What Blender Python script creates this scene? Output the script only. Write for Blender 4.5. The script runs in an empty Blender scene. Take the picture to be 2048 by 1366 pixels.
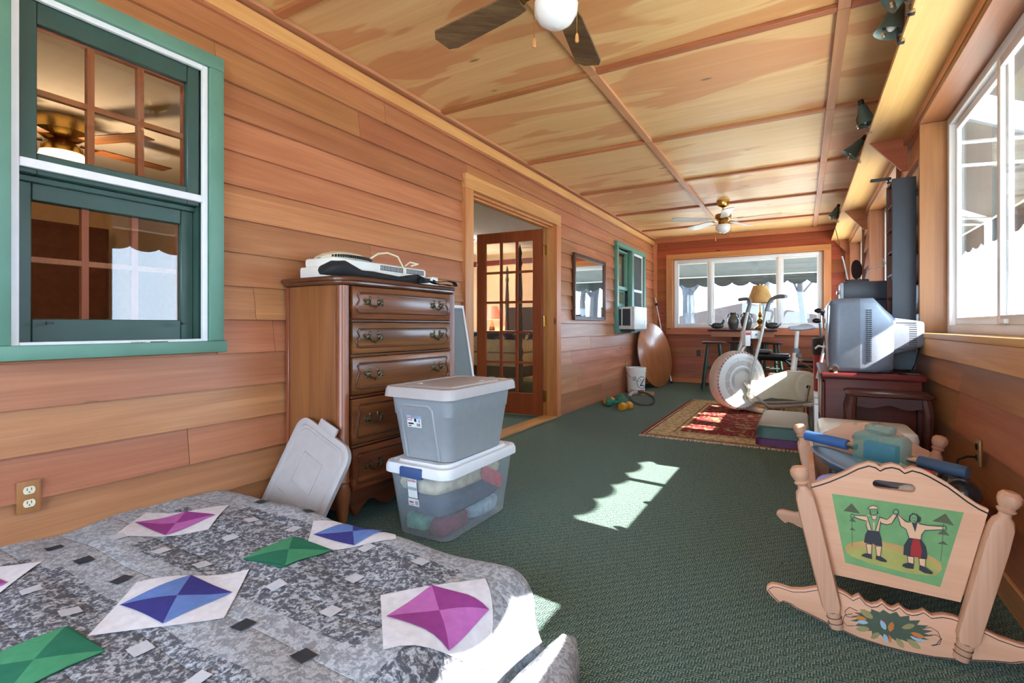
import bpy, bmesh, math, random
from mathutils import Vector, Matrix
random.seed(7)
scene = bpy.context.scene
COL = scene.collection
R = math.radians
pi = math.pi

# ------------------------------------------------------------ camera, sky, sun, exposure
cam_d = bpy.data.cameras.new('camera')
cam = bpy.data.objects.new('camera', cam_d)
COL.objects.link(cam)
cam_d.sensor_width = 36.0
cam_d.lens = 1005.0 / 2048.0 * 36.0
cam_d.shift_y = -31.0 / 2048.0
cam_d.clip_start = 0.02
cam.location = (2.265, 0.0, 0.97)
cam.rotation_euler = (R(90), 0, math.atan(579 / 1005.0))
scene.camera = cam

world = bpy.data.worlds.new('sky')
scene.world = world
world.use_nodes = True
wn = world.node_tree.nodes
bg = wn['Background']
bg.inputs[0].default_value = (0.56, 0.78, 1.0, 1)
bg.inputs[1].default_value = 1.5

sun_d = bpy.data.lights.new('sun', 'SUN')
sun_d.energy = 3.4
sun_d.angle = R(0.53)
sun_d.color = (1.0, 0.95, 0.87)
sun = bpy.data.objects.new('sun', sun_d)
COL.objects.link(sun)
sun.rotation_euler = Vector((-1.0, 0.12, -0.70)).to_track_quat('-Z', 'Y').to_euler()

vs = scene.view_settings
vs.view_transform = 'Standard'
vs.look = 'None'
vs.gamma = 1.0
vs.use_curve_mapping = False
vs.exposure = 3.33
scene.cycles.use_denoising = True
scene.cycles.diffuse_bounces = 5
scene.cycles.transparent_max_bounces = 12
scene.cycles.max_bounces = 9
scene.cycles.sample_clamp_indirect = 8

# ------------------------------------------------------------ materials
def lin(c):
    return tuple(((v / 255) / 12.92 if v / 255 <= 0.04045 else ((v / 255 + 0.055) / 1.055) ** 2.4) for v in c) + (1,)

class NT:
    def __init__(s, name):
        s.m = bpy.data.materials.new(name)
        s.m.use_nodes = True
        s.t = s.m.node_tree
        s.b = s.t.nodes['Principled BSDF']
        s.out = s.t.nodes['Material Output']
    def n(s, typ, **kw):
        o = s.t.nodes.new(typ)
        for k, v in kw.items():
            setattr(o, k, v)
        return o
    def l(s, a, b):
        s.t.links.new(a, b)
    def val(s, sock, v):
        if hasattr(v, 'is_linked'):
            s.l(v, sock)
        else:
            sock.default_value = v
    def math(s, op, a, b=0.0, c=None, clamp=False):
        o = s.n('ShaderNodeMath', operation=op)
        o.use_clamp = clamp
        s.val(o.inputs[0], a)
        s.val(o.inputs[1], b)
        if c is not None:
            s.val(o.inputs[2], c)
        return o.outputs[0]
    def mix(s, f, a, b, mode='MIX'):
        o = s.n('ShaderNodeMix', data_type='RGBA', blend_type=mode)
        s.val(o.inputs[0], f)
        s.val(o.inputs[6], a)
        s.val(o.inputs[7], b)
        return o.outputs[2]
    def coord(s, scale=(1, 1, 1), rnd=False, kind='Object'):
        tc = s.n('ShaderNodeTexCoord')
        src = tc.outputs[kind]
        if rnd:
            oi = s.n('ShaderNodeObjectInfo')
            va = s.n('ShaderNodeVectorMath', operation='MULTIPLY_ADD')
            cv = s.n('ShaderNodeCombineXYZ')
            for i in range(3):
                s.l(oi.outputs['Random'], cv.inputs[i])
            va.inputs[1].default_value = (37.1, 53.7, 91.3)
            s.l(cv.outputs[0], va.inputs[0])
            s.l(src, va.inputs[2])
            src = va.outputs[0]
        mp = s.n('ShaderNodeMapping')
        mp.inputs['Scale'].default_value = scale
        s.l(src, mp.inputs[0])
        return mp.outputs[0]
    def noise(s, vec, scale=5, detail=3, rough=.5, dist=0.0):
        o = s.n('ShaderNodeTexNoise')
        s.l(vec, o.inputs['Vector'])
        o.inputs['Scale'].default_value = scale
        o.inputs['Detail'].default_value = detail
        o.inputs['Roughness'].default_value = rough
        o.inputs['Distortion'].default_value = dist
        return o.outputs[0]
    def ramp(s, f, stops, interp='LINEAR'):
        o = s.n('ShaderNodeValToRGB')
        s.l(f, o.inputs[0])
        cr = o.color_ramp
        cr.interpolation = interp
        while len(cr.elements) < len(stops):
            cr.elements.new(0.5)
        for e, (p, c) in zip(cr.elements, stops):
            e.position = p
            e.color = c if len(c) == 4 else lin(c)
        return o.outputs[0]
    def bump(s, h, strength=.3, dist=.01):
        o = s.n('ShaderNodeBump')
        o.inputs['Strength'].default_value = strength
        o.inputs['Distance'].default_value = dist
        s.l(h, o.inputs['Height'])
        s.l(o.outputs[0], s.b.inputs['Normal'])
    def base(s, c):
        s.val(s.b.inputs['Base Color'], c)
    def set(s, rough=.5, metal=0, spec=.5, coat=0):
        s.b.inputs['Roughness'].default_value = rough
        s.b.inputs['Metallic'].default_value = metal
        s.b.inputs['Specular IOR Level'].default_value = spec
        s.b.inputs['Coat Weight'].default_value = coat
        s.b.inputs['Coat Roughness'].default_value = .15

def plain(name, c, rough=.5, metal=0, var=.07, scale=18, bump=0, spec=.5, coat=0, stretch=(1, 1, 1)):
    n = NT(name)
    f = n.noise(n.coord(stretch), scale, 4)
    a = lin(c)
    d = tuple(v * (1 - var * 1.6) for v in a[:3]) + (1,)
    e = tuple(min(1, v * (1 + var * 1.6)) for v in a[:3]) + (1,)
    n.base(n.ramp(f, [(.3, d), (.7, e)]))
    n.set(rough, metal, spec, coat)
    if bump:
        n.bump(f, bump, .004)
    return n.m

def wood(name, dark, light, axis='Y', rough=.45, fine=1.0, var=.35, amp=1.0, knots=True, coat=0, hue=.02, patch=None, spec=.4):
    """grain runs along axis; every object gets its own tone"""
    n = NT(name)
    i = 'XYZ'.index(axis)
    sc = [9, 9, 9]
    sc[i] = .55
    v = n.coord(tuple(sc), True)
    g = n.noise(v, 1.3, 4, .55, .9)
    sc2 = [120, 120, 120]
    sc2[i] = 2.5
    g2 = n.noise(n.coord(tuple(sc2), True), 1.0 * fine, 2)
    m = n.math('ADD', n.math('MULTIPLY', g, .8), n.math('MULTIPLY', g2, .28))
    c = n.ramp(m, [(.53 - .23 * amp, dark), (.53, tuple((a + b) / 2 for a, b in zip(dark, light))), (.53 + .23 * amp, light)])
    if patch:
        sp = [2.6, 2.6, 2.6]
        sp[i] = .7
        pn = n.noise(n.coord(tuple(sp), True), 1.0, 3, .5, .6)
        c = n.mix(n.ramp(pn, [(.535, (0, 0, 0, 1)), (.56, (1, 1, 1, 1))]), c, n.mix(.45, c, lin(patch)))
    if knots:
        kv = [5, 5, 5]
        kv[i] = 2.0
        vo = n.n('ShaderNodeTexVoronoi')
        n.l(n.coord(tuple(kv), True), vo.inputs['Vector'])
        vo.inputs['Scale'].default_value = .75
        k = n.ramp(vo.outputs[0], [(.0, (1, 1, 1, 1)), (.045, (.9, .9, .9, 1)), (.07, (0, 0, 0, 1))])
        c = n.mix(n.math('MULTIPLY', k, .75), c, lin(tuple(v * .42 for v in dark)))
    oi = n.n('ShaderNodeObjectInfo')
    hs = n.n('ShaderNodeHueSaturation')
    n.l(n.math('MULTIPLY_ADD', oi.outputs['Random'], var, 1 - var / 2), hs.inputs['Value'])
    r2 = n.math('FRACT', n.math('MULTIPLY', oi.outputs['Random'], 17.3))
    n.l(n.math('MULTIPLY_ADD', r2, hue, .5 - hue / 2), hs.inputs['Hue'])
    n.l(c, hs.inputs['Color'])
    n.base(hs.outputs[0])
    n.set(rough, 0, spec, coat)
    n.bump(g2, .12, .002)
    return n.m

def glass(name, tint=(1, 1, 1), refl=1.0):
    n = NT(name)
    tr = n.n('ShaderNodeBsdfTransparent')
    tr.inputs[0].default_value = tint + (1,)
    gl = n.n('ShaderNodeBsdfGlossy')
    gl.inputs['Roughness'].default_value = .01
    nz = n.noise(n.coord((1, 1, 1)), 3, 2)
    bp = n.n('ShaderNodeBump')
    bp.inputs['Strength'].default_value = .015
    n.l(nz, bp.inputs['Height'])
    n.l(bp.outputs[0], gl.inputs['Normal'])
    lw = n.n('ShaderNodeLayerWeight')
    lw.inputs[0].default_value = .5
    sch = n.math('MULTIPLY_ADD', n.math('POWER', lw.outputs['Facing'], 5.0), .85, .035)
    mx = n.n('ShaderNodeMixShader')
    n.l(n.math('MULTIPLY', sch, refl, clamp=True), mx.inputs[0])
    n.l(tr.outputs[0], mx.inputs[1])
    n.l(gl.outputs[0], mx.inputs[2])
    n.l(mx.outputs[0], n.out.inputs[0])
    return n.m

def frosted(name, c, alpha=.5, rough=.3):
    """milky translucent plastic: part transparent, part diffuse"""
    n = NT(name)
    f = n.noise(n.coord(), 12, 3)
    a = lin(c)
    n.base(n.ramp(f, [(.3, tuple(v * .92 for v in a[:3]) + (1,)), (.7, a)]))
    n.set(rough)
    n.b.inputs['Alpha'].default_value = alpha
    return n.m

def emis(name, c, strength, base=(240, 235, 225)):
    n = NT(name)
    f = n.noise(n.coord(), 6, 2)
    n.base(lin(base))
    n.b.inputs['Emission Color'].default_value = lin(c)
    n.l(n.math('MULTIPLY_ADD', f, strength * .2, strength * .9), n.b.inputs['Emission Strength'])
    return n.m

SIDING_Y = wood('cedar_siding_lengthwise', (148, 86, 54), (204, 142, 100), 'Y', .38, var=.26, hue=.018, amp=1.5, knots=True)
SIDING_X = wood('cedar_siding_crosswise', (140, 66, 36), (182, 98, 58), 'X', .42, var=.25)
PINE_Y = wood('pine_trim_y', (188, 124, 72), (224, 170, 112), 'Y', .42, var=.14)
PINE_X = wood('pine_trim_x', (180, 102, 56), (206, 134, 82), 'X', .42, var=.14)
PINE_Z = wood('pine_trim_z', (182, 112, 62), (214, 152, 96), 'Z', .42, var=.14)
BATTEN_X = wood('batten_x', (160, 92, 56), (192, 122, 80), 'X', .45, var=.2)
BATTEN_Y = wood('batten_y', (180, 120, 80), (206, 152, 108), 'Y', .45, var=.15)
PLY = wood('ceiling_plywood', (208, 160, 102), (234, 196, 140), 'X', .42, var=.12, amp=1.4, patch=(190, 102, 54), hue=.012)
LINER = wood('window_liner_z', (128, 76, 44), (164, 108, 68), 'Z', .4, var=.15)
LINER_Y = wood('window_liner_y', (128, 78, 46), (172, 116, 72), 'Y', .4, var=.15)
WALNUT_Z = wood('walnut_veneer_z', (112, 60, 34), (162, 98, 60), 'Z', .32, var=.08, knots=False, coat=.15)
WALNUT_Y = wood('walnut_veneer_y', (82, 46, 26), (148, 90, 52), 'Y', .25, var=.12, knots=False, coat=.35)
WALNUT_D = wood('walnut_moulding', (66, 36, 22), (112, 64, 38), 'Y', .28, var=.05, knots=False, coat=.3)
CHERRY = wood('dark_cherry', (80, 26, 21), (116, 44, 35), 'X', .45, var=.08, knots=False, spec=.25)
CHERRY2 = wood('cherry_dark_legs', (58, 26, 22), (92, 46, 38), 'X', .42, var=.08, knots=False, spec=.3)
DOORW = wood('door_mahogany', (132, 58, 30), (164, 84, 46), 'Z', .35, var=.06, knots=False, coat=.1)
CRADLE = wood('cradle_pine', (208, 152, 118), (224, 172, 138), 'X', .5, var=.06, knots=False, hue=.005)
CRADLE_Z = wood('cradle_post_pine', (180, 128, 100), (216, 168, 138), 'Z', .55, var=.06, knots=True, hue=.005)
OAKBLADE = wood('fan_blade_oak', (58, 42, 26), (140, 112, 78), 'X', .4, var=.06, knots=False)
TABLETOP = wood('round_table_wood', (148, 84, 48), (186, 118, 74), 'Z', .3, var=.04, knots=False, coat=.3)
GREENTRIM = plain('green_painted_trim', (96, 140, 122), .45, var=.05, scale=6)
DKGREEN = plain('dark_green_sash', (50, 76, 68), .4, var=.08, scale=5)
STOOLG = plain('stool_green_paint', (38, 66, 58), .4, var=.1)
MUNTIN = wood('muntin_wood', (146, 84, 52), (178, 112, 74), 'Z', .4, var=.08, knots=False)
VINYL = plain('white_vinyl', (236, 238, 238), .35, var=.015, scale=4)
ALU = plain('white_aluminium', (228, 228, 230), .35, var=.02)
GLASS = glass('window_glass')
GLASS2 = glass('old_window_glass', (.93, .90, .88), 1.3)
SCREEN = frosted('insect_screen', (88, 92, 94), .55, .8)
SCREENP = plain('folded_screen_mesh', (122, 128, 130), .8, var=.05, scale=200)
BRASS = plain('brass', (196, 158, 84), .25, 1, .05)
OLDBRASS = plain('antique_brass', (92, 82, 62), .4, .8, .25, 60)
CHROME = plain('chrome', (200, 202, 205), .15, 1, .03)
BLACK = plain('black_plastic', (24, 25, 27), .4, var=.1)
BLKCLOTH = plain('black_cloth', (30, 31, 33), .85, var=.15, scale=70, bump=.3)
WHITEP = plain('white_plastic', (232, 230, 222), .4, var=.02)
CREAM = plain('cream_plastic', (226, 220, 190), .35, var=.03)
GREYTOTE = plain('grey_tote_plastic', (150, 153, 157), .42, var=.02, scale=30)
GREYLID = plain('taupe_lid_plastic', (182, 174, 172), .45, var=.025, scale=25)
WHITELID = plain('white_lid_plastic', (228, 228, 232), .4, var=.02)
LATCH = plain('blue_latch', (68, 90, 138), .35, var=.05)
CLEARP = frosted('clear_bin_plastic', (205, 214, 222), .32, .2)
OPAL = plain('opal_globe', (238, 238, 236), .12, var=.01, coat=.6)
TVGREY = plain('tv_grey_plastic', (98, 102, 110), .35, var=.03, scale=40)
TVLIGHT = plain('tv_side_silver', (116, 121, 132), .35, var=.03, scale=40)
TVDARK = plain('vent_dark', (34, 35, 38), .5, var=.05)
SCREENTV = plain('tv_screen_glass', (20, 24, 26), .06, var=.02, coat=.5)
STEREO = plain('stereo_dark', (58, 62, 70), .4, var=.06)
STEREOF = plain('stereo_face', (172, 176, 182), .35, var=.04)
NAVY = plain('tower_laminate', (38, 42, 50), .35, var=.1, scale=7)
PAPER = plain('paper', (232, 232, 230), .7, var=.03)
CARD = plain('cardboard', (176, 140, 100), .85, var=.08)
# ------------------------------------------------------------ mesh toolkit
class MB:
    def __init__(s):
        s.v = []; s.f = []; s.mi = []
    def add(s, vs_, fs_, mi=0, T=None):
        b = len(s.v)
        s.v += [tuple(T @ Vector(p)) if T else tuple(p) for p in vs_]
        s.f += [tuple(i + b for i in f) for f in fs_]
        s.mi += [mi] * len(fs_)
        return s
    def box(s, x0, x1, y0, y1, z0, z1, mi=0, T=None):
        vs_ = [(x, y, z) for z in (z0, z1) for y in (y0, y1) for x in (x0, x1)]
        return s.add(vs_, [(0, 2, 3, 1), (4, 5, 7, 6), (0, 1, 5, 4), (2, 6, 7, 3), (0, 4, 6, 2), (1, 3, 7, 5)], mi, T)
    def rbox(s, x0, x1, y0, y1, z0, z1, r=.01, seg=2, mi=0, T=None):
        bm = bmesh.new()
        bmesh.ops.create_cube(bm, size=1)
        for v in bm.verts:
            v.co = Vector(((x0 + x1) / 2 + v.co.x * (x1 - x0), (y0 + y1) / 2 + v.co.y * (y1 - y0), (z0 + z1) / 2 + v.co.z * (z1 - z0)))
        bmesh.ops.bevel(bm, geom=bm.edges[:], offset=r, segments=seg, profile=.5, affect='EDGES')
        bm.verts.index_update()
        vs_ = [v.co[:] for v in bm.verts]
        fs_ = [tuple(v.index for v in f.verts) for f in bm.faces]
        bm.free()
        return s.add(vs_, fs_, mi, T)
    def loft(s, rings, c0=True, c1=True, mi=0, T=None, closed=True):
        n = len(rings[0])
        vs_ = [p for r in rings for p in r]
        fs_ = []
        for k in range(len(rings) - 1):
            for i in range(n if closed else n - 1):
                j = (i + 1) % n
                fs_.append((k * n + i, k * n + j, (k + 1) * n + j, (k + 1) * n + i))
        if c0:
            fs_.append(tuple(range(n))[::-1])
        if c1:
            fs_.append(tuple((len(rings) - 1) * n + i for i in range(n)))
        return s.add(vs_, fs_, mi, T)
    def cyl(s, p0, p1, r0, r1=None, n=12, mi=0, T=None, caps=True):
        r1 = r0 if r1 is None else r1
        p0, p1 = Vector(p0), Vector(p1)
        q = (p1 - p0).to_track_quat('Z', 'Y')
        rings = []
        for p, r in ((p0, r0), (p1, r1)):
            rings.append([p + q @ Vector((r * math.cos(2 * pi * i / n), r * math.sin(2 * pi * i / n), 0)) for i in range(n)])
        return s.loft(rings, caps, caps, mi, T)
    def tube(s, pts, r, n=8, mi=0, T=None, closed=False):
        P = [Vector(p) for p in pts]
        rings = []
        up = None
        for k, p in enumerate(P):
            if closed:
                d = P[(k + 1) % len(P)] - P[k - 1]
            else:
                d = P[min(k + 1, len(P) - 1)] - P[max(k - 1, 0)]
            d.normalize()
            if up is None:
                up = d.orthogonal().normalized()
            else:
                up = (up - d * up.dot(d))
                up = up.normalized() if up.length > 1e-6 else d.orthogonal().normalized()
            w = d.cross(up)
            rr = r[k] if isinstance(r, (list, tuple)) else r
            rings.append([p + up * (rr * math.cos(2 * pi * i / n)) + w * (rr * math.sin(2 * pi * i / n)) for i in range(n)])
        if closed:
            rings.append(rings[0])
        return s.loft(rings, not closed, not closed, mi, T)
    def lathe(s, prof, c=(0, 0, 0), n=24, mi=0, T=None, axis='Z', c0=True, c1=True, arc=None):
        rings = []
        for r, h in prof:
            ring = []
            for i in range(n):
                a = 2 * pi * i / n
                x, y = r * math.cos(a), r * math.sin(a)
                p = (x, y, h) if axis == 'Z' else ((h, x, y) if axis == 'X' else (y, h, x))
                ring.append((c[0] + p[0], c[1] + p[1], c[2] + p[2]))
            rings.append(ring)
        return s.loft(rings, c0, c1, mi, T)
    def ell(s, c, rad, n=14, m=9, mi=0, T=None):
        prof = [(math.sin(pi * k / m), -math.cos(pi * k / m)) for k in range(m + 1)]
        prof[0] = (1e-4, -1); prof[-1] = (1e-4, 1)
        rings = [[(c[0] + r * rad[0] * math.cos(2 * pi * i / n), c[1] + r * rad[1] * math.sin(2 * pi * i / n), c[2] + h * rad[2]) for i in range(n)] for r, h in prof]
        return s.loft(rings, True, True, mi, T)
    def prism(s, poly, a, b, axis='Y', mi=0, T=None):
        def P(p, h):
            return (p[0], h, p[1]) if axis == 'Y' else ((h, p[0], p[1]) if axis == 'X' else (p[0], p[1], h))
        return s.loft([[P(p, a) for p in poly], [P(p, b) for p in poly]], True, True, mi, T)
    def flat(s, poly, h, axis='Y', mi=0, T=None):
        def P(p):
            return (p[0], h, p[1]) if axis == 'Y' else ((h, p[0], p[1]) if axis == 'X' else (p[0], p[1], h))
        return s.add([P(p) for p in poly], [tuple(range(len(poly)))], mi, T)
    def grid(s, fn, nu, nv, mi=0, T=None):
        vs_ = [fn(u / nu, v / nv) for v in range(nv + 1) for u in range(nu + 1)]
        fs_ = [(v * (nu + 1) + u, v * (nu + 1) + u + 1, (v + 1) * (nu + 1) + u + 1, (v + 1) * (nu + 1) + u) for v in range(nv) for u in range(nu)]
        return s.add(vs_, fs_, mi, T)
    def build(s, name, mats, parent=None, bevel=0, seg=2, ang=38, T=None, kind=None):
        me = bpy.data.meshes.new(name)
        me.from_pydata([Vector(p) for p in s.v] if not T else [T @ Vector(p) for p in s.v], [], s.f)
        if not isinstance(mats, (list, tuple)):
            mats = [mats]
        for m in mats:
            me.materials.append(m)
        me.polygons.foreach_set('material_index', s.mi)
        bm = bmesh.new()
        bm.from_mesh(me)
        bmesh.ops.recalc_face_normals(bm, faces=bm.faces[:])
        if bevel:
            ed = [e for e in bm.edges if len(e.link_faces) == 2 and e.calc_face_angle(0) > R(35)]
            bmesh.ops.bevel(bm, geom=ed, offset=bevel, segments=seg, profile=.5, affect='EDGES', clamp_overlap=True)
        for f in bm.faces:
            f.smooth = True
        bm.to_mesh(me)
        bm.free()
        me.set_sharp_from_angle(angle=R(ang))
        o = bpy.data.objects.new(name, me)
        COL.objects.link(o)
        if parent:
            o.parent = parent
        if kind:
            o['kind'] = kind
        return o

def mb():
    return MB()

def thing(name, label, cat, loc=(0, 0, 0), rz=0, group=None):
    o = bpy.data.objects.new(name, None)
    o.empty_display_size = .1
    COL.objects.link(o)
    o.location = loc
    o.rotation_euler = (0, 0, rz)
    return tag(o, label, cat, group)

def tag(o, label, cat, group=None, kind=None):
    o['label'] = label
    o['category'] = cat
    if group:
        o['group'] = group
    if kind:
        o['kind'] = kind
    return o

def struct(o, label, cat):
    return tag(o, label, cat, None, 'structure')

def sthing(name, label, cat, loc=(0, 0, 0)):
    o = thing(name, label, cat, loc)
    o['kind'] = 'structure'
    return o

def copy_tree(o, parent=None):
    c = o.copy()
    COL.objects.link(c)
    c.parent = parent
    for ch in list(o.children):
        copy_tree(ch, c)
    return c

def TR(loc=(0, 0, 0), rot=(0, 0, 0)):
    from mathutils import Euler
    return Matrix.Translation(loc) @ Euler(rot).to_matrix().to_4x4()

def rrect(w, h, r, n=5, cx=0, cy=0):
    pts = []
    for k, (sx, sy) in enumerate(((1, 1), (-1, 1), (-1, -1), (1, -1))):
        for i in range(n + 1):
            a = pi / 2 * (k + i / n)
            pts.append((cx + sx * (w / 2 - r) + r * math.cos(a), cy + sy * (h / 2 - r) + r * math.sin(a)))
    return pts

def text_part(txt, size, mat_, parent, T, name='lettering', align='CENTER', shear=0):
    cu = bpy.data.curves.new(name, 'FONT')
    cu.body = txt
    cu.size = size
    cu.align_x = align
    cu.align_y = 'CENTER'
    cu.extrude = .0004
    cu.shear = shear
    cu.resolution_u = 2
    ob = bpy.data.objects.new(name, cu)
    COL.objects.link(ob)
    dg = bpy.context.evaluated_depsgraph_get()
    me = bpy.data.meshes.new_from_object(ob.evaluated_get(dg))
    bpy.data.objects.remove(ob)
    me.transform(T)
    me.materials.clear()
    me.materials.append(mat_)
    o = bpy.data.objects.new(name, me)
    COL.objects.link(o)
    o.parent = parent
    return o

# lettering frames: text faces +X / -Y
FX = Matrix(((0, 0, 1, 0), (1, 0, 0, 0), (0, 1, 0, 0), (0, 0, 0, 1)))       # x->Y, y->Z, normal +X
FYN = Matrix(((1, 0, 0, 0), (0, 0, -1, 0), (0, 1, 0, 0), (0, 0, 0, 1)))     # x->X, y->Z, normal -Y
# ------------------------------------------------------------ structure
RX = 2.895       # right wall face
FY = 8.985       # far wall face
BY = -1.80       # wall behind the camera
CZ = 2.50        # ceiling

def W(p):
    return Matrix.Translation(-p.location)

# carpet -------------------------------------------------------
def carpet():
    n = NT('green_loop_carpet')
    v = n.coord((1, 1, 1))
    sp = n.n('ShaderNodeSeparateXYZ')
    n.l(v, sp.inputs[0])
    x, y = sp.outputs[0], sp.outputs[1]
    cell = 44.0
    cx = n.math('FLOOR', n.math('MULTIPLY', x, cell))
    cy = n.math('FLOOR', n.math('MULTIPLY', y, cell))
    par = n.math('MODULO', n.math('ADD', n.math('ADD', cx, cy), 4000), 2)
    sx = n.math('GREATER_THAN', n.math('SINE', n.math('MULTIPLY', x, cell * 2 * pi * 3)), .1)
    sy = n.math('GREATER_THAN', n.math('SINE', n.math('MULTIPLY', y, cell * 2 * pi * 3)), .1)
    st = n.math('ADD', n.math('MULTIPLY', sx, par), n.math('MULTIPLY', sy, n.math('SUBTRACT', 1, par)))
    nz = n.noise(v, 160, 3)
    n2 = n.noise(v, 700, 1)
    m = n.math('MULTIPLY', st, n.math('GREATER_THAN', nz, .44))
    a = n.mix(n2, lin((48, 74, 70)), lin((72, 100, 95)))
    b = n.mix(n2, lin((118, 144, 134)), lin((158, 174, 162)))
    n.base(n.mix(m, a, b))
    n.set(.95, 0, .15)
    n.bump(n.math('ADD', m, n2), .5, .004)
    return n.m
CARPET = carpet()
struct(mb().box(-4.7, 3.06, BY - .1, 9.12, -.12, 0).build('floor', CARPET), 'dark green woven loop carpet over the whole floor', 'floor')

# wall cores ----------------------------------------------------
def core(axis, a0, a1, lo, hi, z1, ops):
    m = mb()
    cuts = sorted({lo, hi} | {o[0] for o in ops} | {o[1] for o in ops})
    for s0, s1 in zip(cuts, cuts[1:]):
        mid = (s0 + s1) / 2
        zr = [(0, z1)]
        for o in ops:
            if o[0] < mid < o[1]:
                zr = [q for z in zr for q in ((z[0], min(z[1], o[2])), (max(z[0], o[3]), z[1])) if q[1] - q[0] > .001]
        for z0_, z1_ in zr:
            if axis == 'X':
                m.box(a0, a1, s0, s1, z0_, z1_)
            else:
                m.box(s0, s1, a0, a1, z0_, z1_)
    return m

PAINT = plain('bedroom_wall_paint', (206, 178, 142), .7, var=.03)
SHEATH = plain('outer_wall_board', (190, 184, 172), .8, var=.05)

def siding(parent, axis, back, n_, lo, hi, zs, ops, joints, mat_, seed=1):
    """overlapping wedge boards, each one a mesh of its own"""
    rng = random.Random(seed)
    def prof(z, z0_, z1_):
        k = (z - z0_) / (z1_ - z0_)
        return .027 * (1 - k) + .004 * k
    cnt = 0
    for ci, (z0_, z1_) in enumerate(zip(zs, zs[1:])):
        top = z1_ + .004
        act = [o for o in ops if o[2] < z1_ - .004 and o[3] > z0_ + .004]
        cuts = {lo, hi} | {c for o in act for c in o[:2]}
        js = list(joints.get(ci, []))
        p = lo + rng.uniform(.4, 2.4)
        while p < hi and ci not in joints:
            js.append(p)
            p += rng.uniform(1.4, 3.4)
        cuts |= {j for j in js if all(abs(j - c) > .15 for c in cuts)}
        cuts = sorted(cuts)
        for s0, s1 in zip(cuts, cuts[1:]):
            mid = (s0 + s1) / 2
            zr = [(z0_, top)]
            for o in act:
                if o[0] < mid < o[1]:
                    zr = [q for z in zr for q in ((z[0], min(z[1], o[2])), (max(z[0], o[3]), z[1])) if q[1] - q[0] > .012]
            for a, b in zr:
                ta, tb = back + n_ * prof(a, z0_, top), back + n_ * prof(b, z0_, top)
                g = .0012
                if axis == 'X':
                    vs_ = [(back, s0 + g, a), (ta, s0 + g, a), (tb, s0 + g, b), (back, s0 + g, b), (back, s1 - g, a), (ta, s1 - g, a), (tb, s1 - g, b), (back, s1 - g, b)]
                else:
                    vs_ = [(s0 + g, back, a), (s0 + g, ta, a), (s0 + g, tb, b), (s0 + g, back, b), (s1 - g, back, a), (s1 - g, ta, a), (s1 - g, tb, b), (s1 - g, back, b)]
                mb().add(vs_, [(0, 1, 2, 3), (7, 6, 5, 4), (0, 4, 5, 1), (1, 5, 6, 2), (2, 6, 7, 3), (3, 7, 4, 0)]).build('siding_board', mat_, parent)
                cnt += 1
    return cnt

# left wall
W1 = (.60, 1.245, .885, 2.105)
DR = (3.27, 4.85, 0, 2.04)
W2 = (6.86, 8.20, .925, 2.10)
wl = core('X', -.14, -.021, BY, 9.12, CZ, [W1, DR, W2]).build('wall_left', PAINT)
struct(wl, 'long orange cedar lap siding wall with two green windows and a doorway', 'wall')
zl = [0, .225] + [.38 + .155 * k for k in range(13)] + [2.375, CZ]
LW_OPS = [(W1[0] - .045, W1[1] + .04, W1[2] - .01, W1[3] + .035), (DR[0] - .03, DR[1] + .03, -1, DR[3] + .05), (W2[0] - .03, W2[1] + .03, W2[2] - .03, W2[3] + .03)]
siding(wl, 'X', -.020, 1, BY, FY, zl, LW_OPS, {8: [.2, 2.22, 6.0], 7: [2.72, 5.2], 2: [1.17, 5.6], 3: [2.0, 5.3], 4: [5.9], 9: [-.5, 6.6], 10: [5.6]}, SIDING_Y, 3)

# right wall
RW_OPS = [(-.2, 1.5, .93, 2.17), (2.06, 3.80, .93, 2.17), (4.66, 6.38, .93, 2.17), (7.10, 8.78, .93, 2.17)]
wr = core('X', 2.916, 3.06, BY, 9.12, CZ, [(o[0] - .026, o[1] + .026, o[2] - .029, o[3] + .031) for o in RW_OPS]).build('wall_right', SHEATH)
struct(wr, 'cedar lap siding wall with a row of white sliding windows', 'wall')
zr_ = [.10] + [.29 + .19 * k for k in range(12)]
zr_[-1] = CZ
siding(wr, 'X', 2.915, -1, BY, FY, zr_, [(o[0] - .026, o[1] + .026, o[2] - .03, o[3] + .032) for o in RW_OPS], {}, SIDING_Y, 5)
# far wall
FW = (.324, 2.561, .924, 2.126)
wf = core('Y', 9.006, 9.12, -.02, 2.916, CZ, [FW]).build('wall_far', SHEATH)
struct(wf, 'reddish cedar lap siding end wall around a wide window', 'wall')
zf = [.085, .257, .447, .637, .827, 1.017, 1.207, 1.397, 1.587, 1.777, 1.967, 2.157, 2.31, CZ]
siding(wf, 'Y', 9.005, -1, 0, RX, zf, [(.29, 2.60, .89, 2.16)], {k: [] for k in range(14)}, SIDING_X, 9)
# back wall behind the camera
wb = core('Y', BY - .12, BY, -.02, 2.916, CZ, [(.35, 2.55, .25, 2.2)]).build('wall_back', SIDING_X)
struct(wb, 'cedar wall with a fill light window added at the near end', 'wall')

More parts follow.
